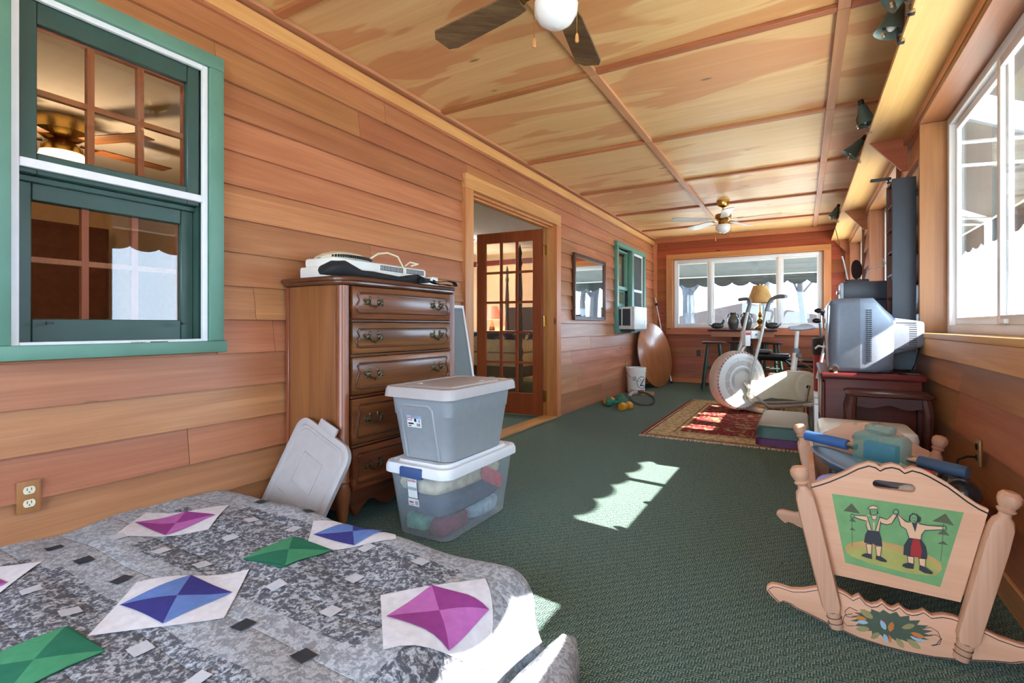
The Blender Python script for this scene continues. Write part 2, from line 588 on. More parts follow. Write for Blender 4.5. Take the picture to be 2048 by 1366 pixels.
# baseboards and trims
def trim(name, x0, x1, y0, y1, z0, z1, mat_, label, bev=.003):
    o = mb().box(x0, x1, y0, y1, z0, z1).build(name, mat_, bevel=bev, seg=1)
    struct(o, label, 'trim')
    return o
trim('baseboard_right', 2.876, 2.914, BY, FY, 0, .10, PINE_Y, 'plain pine baseboard along the window wall')
trim('baseboard_far', 0.03, 2.876, 8.968, 9.004, 0, .085, PINE_X, 'pine baseboard under the end window')
trim('trim_1', -.02, .022, BY, 8.96, 2.385, 2.462, PINE_Y, 'pale pine crown board along the top of the siding')
trim('trim_2', -.02, .05, BY, 8.96, 2.478, CZ, BATTEN_Y, 'thin ceiling ledger strip above the crown board')
trim('trim_3', 0, RX, 8.955, 9.0, 2.42, CZ, PINE_X, 'pine board across the top of the end wall')
trim('trim_4', -.01, .055, 8.93, 8.985, 0, 2.42, PINE_Z, 'upright pine corner board beside the small green window')
trim('trim_5', 2.83, 2.895, 8.95, 8.985, .1, 2.42, PINE_Z, 'upright pine corner board at the window wall end')
trim('trim_6', -.13, .03, 3.29, 4.83, 0, .018, PINE_Y, 'bare pine threshold strip on the carpet in the doorway')

# ceiling ---------------------------------------------------------
ce = mb().box(-.02, 3.06, BY - .1, 9.12, CZ + .012, CZ + .12).build('ceiling', SHEATH)
struct(ce, 'plywood panel ceiling with pine battens', 'ceiling')
YS = [BY] + [.265 + 1.295 * k for k in range(-1, 7)] + [8.96]
YS = sorted(set([round(y, 3) for y in YS]))
XS = [0.0, 1.18, 2.44, 2.915]
for y0, y1 in zip(YS, YS[1:]):
    for x0, x1 in zip(XS, XS[1:]):
        mb().box(x0 + .002, x1 - .002, y0 + .002, y1 - .002, CZ, CZ + .011).build('ceiling_panel', PLY, ce)
for y in YS[1:-1]:
    for x0, x1 in ((.052, 1.152), (1.208, 2.412), (2.468, 2.9)):
        mb().box(x0, x1, y - .024, y + .024, CZ - .022, CZ - .0005).build('cross_batten', BATTEN_X, ce, .002, 1)
for x in (1.18, 2.44):
    for y0, y1 in zip(YS, YS[1:]):
        mb().box(x - .027, x + .027, y0 + .001, y1 - .001, CZ - .024, CZ - .0005).build('long_batten', BATTEN_Y, ce, .002, 1)

# frame helper: rectangular ring in the Y-Z or X-Z plane
def ring(m, axis, d0, d1, a0, a1, z0, z1, w, mi=0, wz=None):
    wz = w if wz is None else wz
    for s0, s1, q0, q1 in ((a0, a0 + w, z0, z1), (a1 - w, a1, z0, z1), (a0 + w, a1 - w, z0, z0 + wz), (a0 + w, a1 - w, z1 - wz, z1)):
        if axis == 'X':
            m.box(d0, d1, s0, s1, q0, q1, mi)
        else:
            m.box(s0, s1, d0, d1, q0, q1, mi)
    return m

# window 1: old double hung with storm frame -----------------------
def green_window(name, label, Y0, Y1, z0, z1, gy0, gy1, sashes):
    w = sthing(name, label, 'window', (0, (Y0 + Y1) / 2, z0))
    T = W(w)
    return w, T

w1, T = green_window('window_1', 'large double hung window in green trim with white storm frame', .54, 1.30, .862, 2.158, 0, 0, None)
for nm, a in (('casing', (-.02, .034, .532, .605, .905, 2.1)), ('casing', (-.02, .034, 1.243, 1.302, .905, 2.1)), ('casing', (-.02, .034, .532, 1.302, 2.1, 2.16)), ('sill', (-.02, .045, .52, 1.31, .855, .905))):
    mb().box(*a).build(nm, GREENTRIM, w1, .004, 2, T=T)
m = ring(mb(), 'X', -.002, .016, .607, 1.241, .893, 2.102, .022)
m.box(-.002, .018, .629, 1.219, 1.505, 1.535)
st = m.build('storm_frame', ALU, w1, .002, 1, T=T)
m = ring(mb(), 'X', -.055, -.008, .631, 1.217, 1.49, 2.085, .05, wz=.075)
up = m.build('upper_sash', DKGREEN, w1, .003, 1, T=T)
m = ring(mb(), 'X', -.10, -.058, .631, 1.217, .905, 1.50, .05, wz=.09)
m.box(-.058, -.04, .631, 1.217, 1.468, 1.49)
lo_ = m.build('lower_sash', DKGREEN, w1, .003, 1, T=T)
for nm, sash, x, z0, z1 in (('pane', up, -.03, 1.56, 2.01), ('pane', lo_, -.078, .99, 1.42)):
    mb().box(x, x + .004, .678, 1.17, z0 - .006, z1 + .006).build('glass_pane', GLASS2, sash, T=T)
    for k in (1, 2):
        y = .678 + .492 * k / 3
        mb().box(x - .03, x - .006, y - .011, y + .011, z0, z1).build('muntin', MUNTIN, sash, T=T)
    zm = (z0 + z1) / 2
    mb().box(x - .03, x - .007, .678, 1.17, zm - .01, zm + .01).build('muntin', MUNTIN, sash, T=T)
    m = ring(mb(), 'X', x - .03, x - .005, .67, 1.178, z0 - .008, z1 + .008, .014)
    m.build('inner_bead', MUNTIN, sash, T=T)
m = ring(mb(), 'X', -.14, -.018, .60, 1.245, .885, 2.105, .028)
m.build('window_box', DKGREEN, w1, T=T)
for y in (.70, 1.14):
    mb().box(.0, .012, y, y + .02, .975, .985).build('catch', BLACK, st, T=T)
mb().box(.016, .0175, .925, 1.085, .897, .912).build('warning_sticker', PAPER, st, T=T)
text_part('WARNING', .011, BLACK, st, T @ Matrix.Translation((.0178, .975, .9045)) @ FX)
mb().box(.0172, .0185, 1.015, 1.08, .9055, .9085).box(.0172, .0185, 1.015, 1.08, .900, .9035).build('small_print', BLACK, st, T=T)

# window 2 with sash side and storm screen side --------------------
w2, T = green_window('window_2', 'small green trimmed window above the air conditioner', 6.8, 8.26, .87, 2.16, 0, 0, None)
for a in ((-.02, .045, 6.79, 6.87, .93, 2.10), (-.02, .045, 8.19, 8.27, .93, 2.10), (-.02, .045, 6.79, 8.27, 2.10, 2.165), (-.02, .055, 6.79, 8.27, .865, .93), (-.02, .05, 7.48, 7.585, .93, 2.10)):
    mb().box(*a).build('casing', GREENTRIM, w2, .004, 2, T=T)
ring(mb(), 'X', -.06, -.02, 6.87, 7.48, 1.5, 2.10, .05).build('upper_sash', GREENTRIM, w2, T=T)
mb().box(-.042, -.038, 6.92, 7.43, 1.55, 2.05).build('glass_pane', GLASS, w2, T=T)
ring(mb(), 'X', -.10, -.065, 6.87, 7.48, 1.26, 1.52, .045).build('lower_sash', GREENTRIM, w2, T=T)
mb().box(-.085, -.081, 6.91, 7.44, 1.3, 1.48).build('glass_pane', GLASS, w2, T=T)
mb().box(-.09, -.07, 6.87, 7.48, .93, 1.26).build('filler_panel', GREENTRIM, w2, T=T)
m = ring(mb(), 'X', -.01, .012, 7.585, 8.19, .93, 2.10, .035)
m.box(-.01, .014, 7.62, 8.155, 1.50, 1.54)
m.build('storm_frame', ALU, w2, .002, 1, T=T)
mb().box(-.004, -.002, 7.61, 8.16, .95, 2.08).build('insect_screen', SCREEN, w2, T=T)
ring(mb(), 'X', -.14, -.02, 6.86, 8.2, .925, 2.1, .02).build('window_box', GREENTRIM, w2, T=T)
mb().box(-.128, -.122, 7.53, 8.18, .945, 2.08).build('dim_interior_pane', plain('dim_interior_glass', (52, 56, 58), .15, var=.1, scale=2), w2, T=T)  # opaque sheet, dimness of the room behind is put into its colour

# far window ----------------------------------------------------------
w3 = sthing('window_3', 'wide white three part window in the end wall', 'window', (1.44, 9.0, .83))
T = W(w3)
for a in ((.214, .33, 8.955, 9.006, .93, 2.12), (2.555, 2.655, 8.955, 9.006, .93, 2.12), (.214, 2.655, 8.955, 9.006, 2.12, 2.21), (.214, 2.655, 8.955, 9.006, .825, .93)):
    mb().box(*a).build('casing', PINE_X if a[1] - a[0] > 1 else PINE_Z, w3, .003, 1, T=T)
m = ring(mb(), 'Y', 9.0, 9.1, .325, 2.56, .925, 2.125, .012)
m.build('liner', LINER, w3, T=T)
ring(mb(), 'Y', 9.02, 9.09, .337, 2.548, .937, 2.113, .05).build('outer_frame', VINYL, w3, .004, 2, T=T)
for x in (.935, 1.965):
    mb().box(x - .025, x + .025, 9.012, 9.085, .987, 2.063).build('mullion', VINYL, w3, .004, 2, T=T)
for x0, x1, yo in ((.387, .91, .0), (.96, 1.94, .02), (1.99, 2.498, .0)):
    ring(mb(), 'Y', 9.025 + yo, 9.05 + yo, x0, x1, .987, 2.063, .028).build('sash', VINYL, w3, .003, 1, T=T)
    mb().box(x0 + .02, x1 - .02, 9.036 + yo, 9.04 + yo, 1.005, 2.045).build('glass_pane', GLASS, w3, T=T)

# right windows -------------------------------------------------------
def right_window(idx, y0, y1, label):
    w = sthing('window_%d' % idx, label, 'window', (RX, (y0 + y1) / 2, .83))
    T = W(w)
    z0, z1 = .93, 2.17
    # wood liner, sill and apron
    for a, mm in (((2.872, 3.03, y0 - .025, y0 + .0, z0, z1), LINER), ((2.872, 3.03, y1, y1 + .025, z0, z1), LINER), ((2.872, 3.03, y0 - .025, y1 + .025, z1, z1 + .03), LINER_Y)):
        mb().box(*a).build('liner', mm, w, .003, 1, T=T)
    mb().box(2.862, 3.03, y0 - .06, y1 + .06, z0 - .028, z0).build('sill', PINE_Y, w, .004, 2, T=T)
    mb().box(2.868, 2.914, y0 - .04, y1 + .04, z0 - .125, z0 - .028).build('apron', PINE_Y, w, .003, 1, T=T)
    mb().box(2.873, 2.914, y0 - .03, y1 + .03, z1 + .03, z1 + .075).build('head_casing', PINE_Y, w, .003, 1, T=T)
    ring(mb(), 'X', 3.0, 3.055, y0, y1, z0, z1, .045).build('outer_frame', VINYL, w, .004, 2, T=T)
    ym = (y0 + y1) / 2
    for a, b, xo in ((y0 + .04, ym + .03, .006), (ym - .03, y1 - .04, .028)):
        s_ = ring(mb(), 'X', 2.998 + xo, 3.018 + xo, a, b, z0 + .045, z1 - .045, .042).build('sash', VINYL, w, .004, 2, T=T)
        mb().box(3.006 + xo, 3.010 + xo, a + .035, b - .035, z0 + .08, z1 - .08).build('glass_pane', GLASS, s_, T=T)
    mb().rbox(2.988, 3.004, ym - .12, ym - .06, z0 + .05, z0 + .07, .003).build('latch', VINYL, w, T=T)
    return w
right_window(4, 2.06, 3.80, 'nearest white sliding window with deep wooden recess')
right_window(5, 4.66, 6.38, 'white sliding window behind the dark media tower')
right_window(6, 7.10, 8.78, 'white sliding window furthest down the window wall')
right_window(7, -.2, 1.5, 'white sliding window opposite the foot of the bed')
w8 = sthing('window_8', 'wide unseen window added behind the camera for fill light', 'window', (1.45, BY, .25))  # unseen opening, added so sky light fills the room from behind
ring(mb(), 'Y', BY - .1, BY - .02, .35, 2.55, .25, 2.2, .05).build('outer_frame', VINYL, w8, T=W(w8))
mb().box(1.42, 1.48, BY - .09, BY - .03, .3, 2.15).build('mullion', VINYL, w8, T=W(w8))
for x0, x1 in ((.4, 1.42), (1.48, 2.5)):
    mb().box(x0, x1, BY - .06, BY - .055, .3, 2.15).build('glass_pane', GLASS, w8, T=W(w8))

# door -----------------------------------------------------------------
d1 = sthing('door_1', 'open french door with fifteen glass panes and brass hinges in pine casing', 'door', (0, 4.06, 0))
T = W(d1)
for a, mm in (((-.02, .026, 3.172, 3.285, 0, 2.04), PINE_Z), ((-.02, .026, 4.838, 4.945, 0, 2.04), PINE_Z), ((-.02, .028, 3.172, 4.945, 2.04, 2.155), PINE_Y)):
    mb().box(*a).build('casing', mm, d1, .003, 1, T=T)
for a in ((-.145, -.015, 3.27, 3.29, 0, 2.04), (-.145, -.015, 4.83, 4.85, 0, 2.04), (-.145, -.015, 3.27, 4.85, 2.02, 2.04), (-.085, -.05, 4.812, 4.83, 0, 2.02), (-.085, -.05, 3.29, 4.83, 2.005, 2.02)):
    mb().box(*a).build('jamb', PINE_Z, d1, .002, 1, T=T)
leafT = T @ Matrix.Translation((-.128, 4.812, 0)) @ Matrix.Rotation(R(180 + 4), 4, 'Z')
LW_, zb, zt = .80, .012, 2.005
m = mb().box(0, .11, -.02, .02, zb, zt).box(LW_ - .11, LW_, -.02, .02, zb, zt).box(.11, LW_ - .11, -.02, .02, zt - .115, zt).box(.11, LW_ - .11, -.02, .02, zb, zb + .23)
leaf = m.build('door_leaf', DOORW, d1, .003, 1, T=leafT)
gx0, gx1, gz0, gz1 = .11, LW_ - .11, zb + .23, zt - .115
for k in (1, 2):
    x = gx0 + (gx1 - gx0) * k / 3
    mb().box(x - .013, x + .013, -.017, .017, gz0, gz1).build('muntin', DOORW, leaf, .003, 1, T=leafT)
for k in range(1, 5):
    z = gz0 + (gz1 - gz0) * k / 5
    mb().box(gx0, gx1, -.016, .016, z - .013, z + .013).build('muntin', DOORW, leaf, .003, 1, T=leafT)
for i in range(3):
    for k in range(5):
        xa, xb = gx0 + (gx1 - gx0) * i / 3, gx0 + (gx1 - gx0) * (i + 1) / 3
        za, zb_ = gz0 + (gz1 - gz0) * k / 5, gz0 + (gz1 - gz0) * (k + 1) / 5
        mb().box(xa + .008, xb - .008, -.002, .002, za + .008, zb_ - .008).build('glass_pane', GLASS, leaf, T=leafT)
for z in (.22, 1.02, 1.78):
    m = mb().box(-.142, -.092, 4.822, 4.83, z - .055, z + .055)
    m.cyl((-.118, 4.818, z - .06), (-.118, 4.818, z + .06), .008)
    m.build('hinge', BRASS, d1, T=T)
# ------------------------------------------------------------ outdoors
LAWN = plain('winter_lawn', (196, 190, 178), .9, var=.15, scale=3)
gr = mb().box(-30, 40, -30, 60, -.75, -.62).build('ground', LAWN)
struct(gr, 'pale winter ground outside the windows', 'ground')
AWN = plain('awning_canvas', (78, 82, 82), .9, var=.05, scale=8)
VAL = plain('awning_valance', (46, 52, 52), .9, var=.06, scale=8)
AWNBAR = plain('awning_bar', (196, 198, 194), .5, var=.04)

def awning(loc, rz, L, drop_out, z_wall, z_bar, z_cusp, depth, pitch, off, label):
    """canopy with scalloped valance; local x along the wall, local -y outward"""
    a = thing('awning', label, 'awning', loc, rz, 'canvas awnings over the windows')
    m = mb()
    n = 24
    m.loft([[(-L / 2, 0, z_wall), (-L / 2, -drop_out, z_bar), (-L / 2, -drop_out, z_bar + .02), (-L / 2, 0, z_wall + .02)],
            [(L / 2, 0, z_wall), (L / 2, -drop_out, z_bar), (L / 2, -drop_out, z_bar + .02), (L / 2, 0, z_wall + .02)]])
    m.build('canopy', AWN, a)
    mb().cyl((-L / 2, -drop_out, z_bar), (L / 2, -drop_out, z_bar), .014).build('front_bar', AWNBAR, a)
    for x in (-L / 2 + .05, L / 2 - .05):
        mb().cyl((x, 0, z_wall - .35), (x, -drop_out, z_bar), .011, n=8).build('arm', AWNBAR, a)
    pts = [(-L / 2, z_bar), (L / 2, z_bar)]
    low = []
    x = -L / 2
    N = int(L / .012)
    for i in range(N + 1):
        x = -L / 2 + L * i / N
        ph = ((x - off) / pitch) % 1.0
        low.append((x, z_cusp - depth * math.sin(pi * ph) ** .6))
    ringA = [(p[0], -drop_out - .004, p[1]) for p in low]
    ringB = [(p[0], -drop_out - .004, z_bar) for p in low]
    ringC = [(p[0], -drop_out + .004, z_bar) for p in low]
    ringD = [(p[0], -drop_out + .004, p[1]) for p in low]
    m = mb()
    m.loft([ringA, ringB, ringC, ringD, ringA], False, False, closed=False)
    m.build('valance', VAL, a)
    return a

for (y0, y1, lb) in ((-.2, 1.5, 'scalloped grey canvas awning outside the window beside the bed'), (2.06, 3.80, 'scalloped grey canvas awning outside the nearest sliding window'), (4.66, 6.38, 'scalloped grey canvas awning outside the middle sliding window'), (7.10, 8.78, 'scalloped grey canvas awning outside the furthest sliding window')):
    yc = (y0 + y1) / 2
    # local x -> world +Y ; local -y -> world +X
    awning((3.08, yc, 0), R(90), 2.15, .80, 2.42, 2.02, 1.84, .05, .287, 3.22 - yc, lb)
awning((1.45, 9.14, 0), R(180), 2.8, .95, 2.42, 1.90, 1.78, .075, .30, 0, 'scalloped grey canvas awning outside the wide end window')

BARK = plain('tree_bark', (30, 30, 34), .95, var=.3, scale=30, stretch=(1, 1, .2))
BARK2 = plain('pale_bark', (44, 46, 52), .95, var=.35, scale=22, stretch=(1, 1, .2))

def tree(loc, h, r, seed, label, mat_, lean=(0, 0), fork=False, depth=4):
    rng = random.Random(seed)
    t = thing('bare_tree', label, 'tree', loc, 0, 'bare trees outside')
    tr = mb(); br = mb()
    def limb(p, d, L, rad, lev, m):
        pts = [p.copy()]; rs = [rad]
        q = p.copy(); dd = d.normalized()
        k = 5
        for i in range(k):
            dd = (dd + Vector((rng.uniform(-.16, .16), rng.uniform(-.16, .16), rng.uniform(-.02, .10)))).normalized()
            q = q + dd * (L / k)
            pts.append(q.copy()); rs.append(rad * (1 - .6 * (i + 1) / k))
            if lev < depth and i >= 1:
                for _ in range(2 if lev < 2 else 1):
                    side = Vector((rng.uniform(-1, 1), rng.uniform(-1, 1), rng.uniform(.0, .9))).normalized()
                    limb(q, (dd * .6 + side).normalized(), L * rng.uniform(.26, .42), max(rs[-1] * .55, .006), lev + 1, br)
        m.tube(pts, rs, 7 if lev == 0 else 4)
    d0 = Vector((lean[0], lean[1], 1))
    limb(Vector((0, 0, 0)), d0, h, r, 0, tr)
    if fork:
        limb(Vector((0, 0, .3)), Vector((-.35, 0, 1)), h * .8, r * .7, 0, tr)
    tr.build('trunk', mat_, t)
    br.build('branches', mat_, t)
    return t
tree((-.3, 14.2, -.62), 6, .20, 3, 'thick twin trunked tree outside the end window', BARK2, (.02, 0), True, 3)
tree((.9, 18.6, -.62), 6.5, .13, 5, 'slim upright tree behind the middle pane of the end window', BARK2, (.03, 0), False, 4)
tree((3.3, 14.0, -.62), 6, .17, 8, 'branchy tree behind the right pane of the end window', BARK, (-.02, 0), False, 4)
tree((2.4, 23.2, -.62), 7, .15, 12, 'distant tangled tree behind the table lamp', BARK, (0, 0), False, 4)
tree((5.6, 19.0, -.62), 6.5, .16, 13, 'tangled tree right of the end window', BARK, (-.05, 0), False, 4)
tree((17.0, 12, -.62), 6.5, .18, 17, 'bare tree far outside the window wall', BARK, (0, 0), False, 4)
tree((18, 4.0, -.62), 7, .2, 19, 'bare tree opposite the nearest sliding window', BARK, (0, 0), False, 4)
tree((19, -4, -.62), 7, .17, 23, 'bare tree opposite the window beside the bed', BARK, (0, 0), False, 4)

# neighbour's house seen past the end window
HW = plain('house_wall', (96, 96, 98), .9, var=.05)
HR = plain('house_roof', (50, 40, 38), .9, var=.12, scale=9)
h = thing('neighbour_house', 'low neighbouring house with brown gable roof beyond the trees', 'house', (-1.4, 30, -.62))
mb().box(-5, 7, 0, 6, 0, 1.4).build('walls', HW, h)
m = mb().prism([(-5.6, 1.5), (1, 2.85), (7.6, 1.5), (7.6, 1.35), (-5.6, 1.35)], -.4, 6.4, 'Y')
m.build('roof', HR, h)
for x in (-3.2, .2, 3.6):
    wdw = ring(mb(), 'Y', -.06, .02, x, x + 1.2, .5, 1.2, .09).build('window', VINYL, h)
    mb().box(x + .05, x + 1.15, -.02, 0, .55, 1.15).build('pane', TVDARK, wdw)
fe = thing('garden_fence', 'long pale board fence across the yard outside the end window', 'fence', (2, 25, -.62))
for k in range(46):
    mb().box(-8 + k * .4, -8 + k * .4 + .37, 0, .04, 0, 1.25 + .02 * (k % 2)).build('fence_board', HW, fe)
for z in (.3, 1.0):
    mb().box(-8, 10.4, .04, .09, z, z + .09).build('rail', HW, fe)

# ------------------------------------------------------------ rooms behind the left wall
BCEIL = plain('bedroom_ceiling', (206, 204, 202), .9, var=.02)
struct(mb().box(-4.7, -.02, BY - .1, 9.12, 2.36, 2.5).build('ceiling_bedroom', BCEIL), 'plain pale ceiling of the bedroom behind the siding wall', 'ceiling')
struct(mb().box(-4.82, -4.7, BY - .1, 9.12, -.1, 2.6).build('wall_bedroom_back', PAINT), 'tan painted back wall of the bedroom', 'wall')
struct(mb().box(-4.7, -.14, 8.25, 8.37, 0, 2.46).build('wall_bedroom_end', PAINT), 'tan painted end wall of the bedroom behind the four poster', 'wall')
struct(mb().box(-4.7, -.14, BY - .1, BY, 0, 2.46).build('wall_bedroom_near', PAINT), 'tan painted near wall of the front bedroom', 'wall')
struct(mb().box(-4.7, -.14, 3.0, 3.1, 0, 2.46).build('wall_bedroom_partition', PAINT), 'tan partition between the two rooms behind the siding', 'wall')
struct(mb().box(-4.68, -.15, 8.2, 8.25, 2.14, 2.23).build('trim_7', CHERRY), 'dark wooden border strip high on the bedroom end wall', 'trim')

def bedlight(name, loc, e, c, r=.06, parent=None):
    d = bpy.data.lights.new(name, 'POINT')
    d.energy = e
    d.color = c
    d.shadow_soft_size = r
    o = bpy.data.objects.new(name, d)
    COL.objects.link(o)
    o.location = loc
    o.parent = parent
    return o
OAKP0 = wood('old_fan_blade', (96, 58, 36), (140, 94, 62), 'X', .4, knots=False)
# front room ceiling fan with its light on
f = thing('ceiling_fan', 'brass ceiling fan with lit bowl seen through the large green window', 'ceiling fan', (-2.05, 1.42, -.10), R(20))
mb().lathe([(.15, 2.455), (.15, 2.37), (.10, 2.33)], n=24).build('motor_housing', BRASS, f)
mb().lathe([(.04, 2.33), (.11, 2.27), (.12, 2.23), (.05, 2.22)], n=24).build('light_fitting', BRASS, f)
LITW = emis('warm_lit_glass', (255, 214, 150), 1.6)
mb().lathe([(.115, 2.23), (.125, 2.19), (.09, 2.13), (.01, 2.105)], n=24).build('lit_bowl', LITW, f)
for k in range(5):
    a = R(72 * k)
    Tz = Matrix.Rotation(a, 4, 'Z')
    bl = mb().rbox(.2, .66, -.065, .065, 2.30, 2.308, .003, T=Tz).build('blade', OAKP0, f)
    mb().box(.1, .24, -.018, .018, 2.305, 2.315, T=Tz).build('blade_arm', BRASS, bl)
bedlight('fan_bulb', (0, 0, 2.0), 4.5, (1, .70, .40), .08, f)
wd = thing('wardrobe', 'tall dark wardrobe seen through the lower sash of the green window', 'wardrobe', (-4.4, 1.4, 0))
mb().box(-.28, .26, -1.3, 1.1, 0, 2.0).build('carcass', CHERRY2, wd)
for y in (-1.27, -.48, .31):
    mb().box(.26, .28, y, y + .76, .08, 1.92).build('door_panel', CHERRY2, wd)
# bedroom: four poster, lamp, night table, chest
POST = plain('dark_bedpost', (44, 30, 28), .35, var=.1)
bd = thing('four_poster_bed', 'dark four poster bed with patterned blue quilt seen through the french door', 'bed', (-1.66, 6.83, 0))
for sx in (-1, 1):
    for sy in (-1, 1):
        prof = [(.04, 0), (.045, .5), (.035, .55), (.05, .62), (.03, .7), (.042, .9), (.028, 1.2), (.038, 1.4), (.022, 1.75), (.034, 1.8), (.02, 1.86), (.03, 1.95), (.004, 2.06)]
        mb().lathe(prof, (sx * .67, sy * .97, 0), n=10).build('bedpost', POST, bd)
mb().rbox(-.66, .66, -.96, .96, .40, .60, .03).build('box_spring', plain('box_spring_cloth', (196, 176, 150), .9, var=.06), bd)
mb().rbox(-.66, .66, -.96, .96, .605, .80, .04).build('mattress', plain('mattress_cloth', (214, 198, 172), .9, var=.06), bd)
def quilt_mat():
    n = NT('blue_patterned_quilt')
    vo = n.n('ShaderNodeTexVoronoi')
    n.l(n.coord(), vo.inputs['Vector'])
    vo.inputs['Scale'].default_value = 8
    n.base(n.ramp(vo.outputs[0], [(.2, (216, 216, 204)), (.35, (70, 92, 120)), (.6, (36, 52, 82))], 'CONSTANT'))
    n.set(.9)
    return n.m
mb().rbox(-.70, .70, -.98, .98, .78, .89, .04).build('quilt', quilt_mat(), bd)
for a in ((-.66, .66, -.98, -.94, .28, .42), (-.68, -.64, -.94, .94, .28, .42), (.64, .68, -.94, .94, .28, .42)):
    mb().box(*a).build('bed_rail', POST, bd)
mb().box(-.66, .66, .965, .985, .3, 1.3).build('headboard', POST, bd)
nt = thing('night_table', 'small dark night table under the red shaded lamp', 'table', (-2.62, 7.75, 0))
mb().rbox(-.25, .25, -.22, .22, .68, .71, .006).build('top', CHERRY2, nt)
for x in (-.21, .21):
    for y in (-.18, .18):
        mb().box(x - .02, x + .02, y - .02, y + .02, 0, .68).build('leg', CHERRY2, nt)
lp = thing('bedside_lamp', 'lit bedside lamp with red shade seen through the french door', 'lamp', (-2.62, 7.75, .71))
mb().lathe([(.07, 0), (.075, .02), (.03, .05), (.06, .16), (.04, .26), (.015, .3), (.012, .42)], n=16).build('base', OLDBRASS, lp)
mb().lathe([(.19, .38), (.10, .62)], n=24, c0=False, c1=False).build('shade', emis('red_lit_shade', (228, 110, 80), .12, (190, 90, 70)), lp)
bedlight('lamp_bulb', (0, 0, .48), 8, (1, .72, .42), .04, lp)
ch = thing('bedroom_chest', 'dark chest against the bedroom wall behind the tall bedpost', 'chest', (-.5, 7.95, 0))
mb().box(-.34, .3, -.25, .25, 0, 1.25).build('carcass', POST, ch)
for k in range(4):
    mb().box(-.31, .27, -.27, -.25, .08 + .29 * k, .33 + .29 * k).build('drawer', POST, ch)
cl = thing('ceiling_light', 'bright flat ceiling light inside the bedroom doorway', 'ceiling light', (-2.7, 6.5, 2.301))
mb().rbox(-.55, .42, -.2, .2, .03, .058, .008).build('frame', WHITEP, cl)
mb().rbox(-.53, .40, -.18, .18, .0, .03, .008).build('diffuser', emis('ceiling_light_panel', (255, 250, 240), 10), cl)
# ------------------------------------------------------------ bed on the floor with patchwork quilt
QW, QF, QN, QH, QR = 1.60, 1.37, -.85, .25, .11
def qwave(x, y):
    return .006 * math.sin(9 * x + 3 * y) * math.sin(7 * y - 2 * x) + .004 * math.sin(23 * y + 5 * x) + .005 * math.sin(14 * (x + y))
def qpos(a, b, lift=0.0):
    """cloth coordinates -> surface point of the quilt (flat on top, rolled over the free edges)"""
    ix, iy = QW - QR, QF - QR
    ex, ey = max(0, a - ix), max(0, b - iy)
    e = math.hypot(ex, ey)
    x, y = min(a, ix), min(b, iy)
    dx, dy = (ex / e, ey / e) if e > 1e-9 else (0, 0)
    q = QR * pi / 2
    # crown of the mattress
    z = QH + qwave(a, b)
    if e <= q:
        t = e / QR
        x += dx * (QR + lift) * math.sin(t); y += dy * (QR + lift) * math.sin(t)
        z = z - QR * (1 - math.cos(t)) + lift * math.cos(t)
    else:
        f = e - q
        out = QR + lift + .018 * math.sin(18 * (a - b)) * min(1, f * 12) + .02 * min(f * 6, 1)
        x += dx * out; y += dy * out
        z = max(z - QR - f, .006)
    return (x, y, z)

bedT = thing('bed_mattress', 'low double mattress on the floor under the grey patchwork quilt', 'mattress', (.79, .25, 0))
mb().rbox(.02, QW - .04, QN + .02, QF - .04, .012, QH - .045, .06, 3).build('mattress_body', plain('mattress_ticking', (214, 210, 204), .9, var=.03), bedT, T=W(bedT))
mb().rbox(.04, QW - .06, QN + .04, QF - .06, .0, .02, .008).build('mattress_base', plain('mattress_base_cloth', (150, 146, 142), .9, var=.05), bedT, T=W(bedT))

def quilt_cloth(name, band):
    n = NT(name)
    v = n.coord((1, 1, 1))
    f1 = n.noise(v, 55, 3, .6, .8)
    f2 = n.noise(v, 130, 2, .6, .5)
    m = n.math('ADD', n.math('MULTIPLY', f1, .7), n.math('MULTIPLY', f2, .35))
    dark = n.ramp(m, [(.46, (90, 93, 102)), (.50, (120, 123, 132)), (.545, (162, 167, 176)), (.60, (188, 192, 200))], 'CONSTANT')
    light = n.ramp(m, [(.44, (142, 146, 154)), (.50, (168, 172, 180)), (.57, (190, 195, 203)), (.62, (176, 186, 196))], 'CONSTANT')
    if band:
        sp = n.n('ShaderNodeSeparateXYZ')
        n.l(v, sp.inputs[0])
        x, y = sp.outputs[0], sp.outputs[1]
        # patchwork blocks of the cloth print: pale bands between dark blocks
        def rng(c, a, b):
            return n.math('MULTIPLY', n.math('GREATER_THAN', c, a), n.math('LESS_THAN', c, b))
        L = n.math('MAXIMUM', rng(y, .625, .80), n.math('MAXIMUM', n.math('LESS_THAN', x, .36), n.math('GREATER_THAN', y, 1.215)))
        L = n.math('MAXIMUM', L, n.math('GREATER_THAN', x, 1.40))
        L = n.math('MAXIMUM', L, n.math('MULTIPLY', rng(y, .10, .28), rng(x, .6, 2)))
        D2 = n.math('MAXIMUM', n.math('MULTIPLY', rng(x, 1.50, 1.585), rng(y, .55, .98)), n.math('MULTIPLY', rng(x, .12, .36), rng(y, .98, 1.10)))
        D2 = n.math('MAXIMUM', D2, n.math('MULTIPLY', rng(x, .18, .36), rng(y, .42, .60)))
        L = n.math('MULTIPLY', L, n.math('SUBTRACT', 1, D2))
        n.base(n.mix(L, dark, light))
        sx = n.math('ABSOLUTE', n.math('SINE', n.math('MULTIPLY', n.math('ADD', y, n.math('MULTIPLY', n.noise(v, 3, 1), .02)), pi / .148)))
        seam = n.math('POWER', sx, .25)
        n.bump(n.math('ADD', n.math('MULTIPLY', seam, 3.0), f2), .45, .006)
    else:
        n.base(light)
        n.bump(f2, .3, .004)
    n.set(.92, 0, .2)
    return n.m
qu = thing('patchwork_quilt', 'grey mottled patchwork quilt with coloured diamond blocks spread over the low bed', 'quilt', (0, 0, 0))
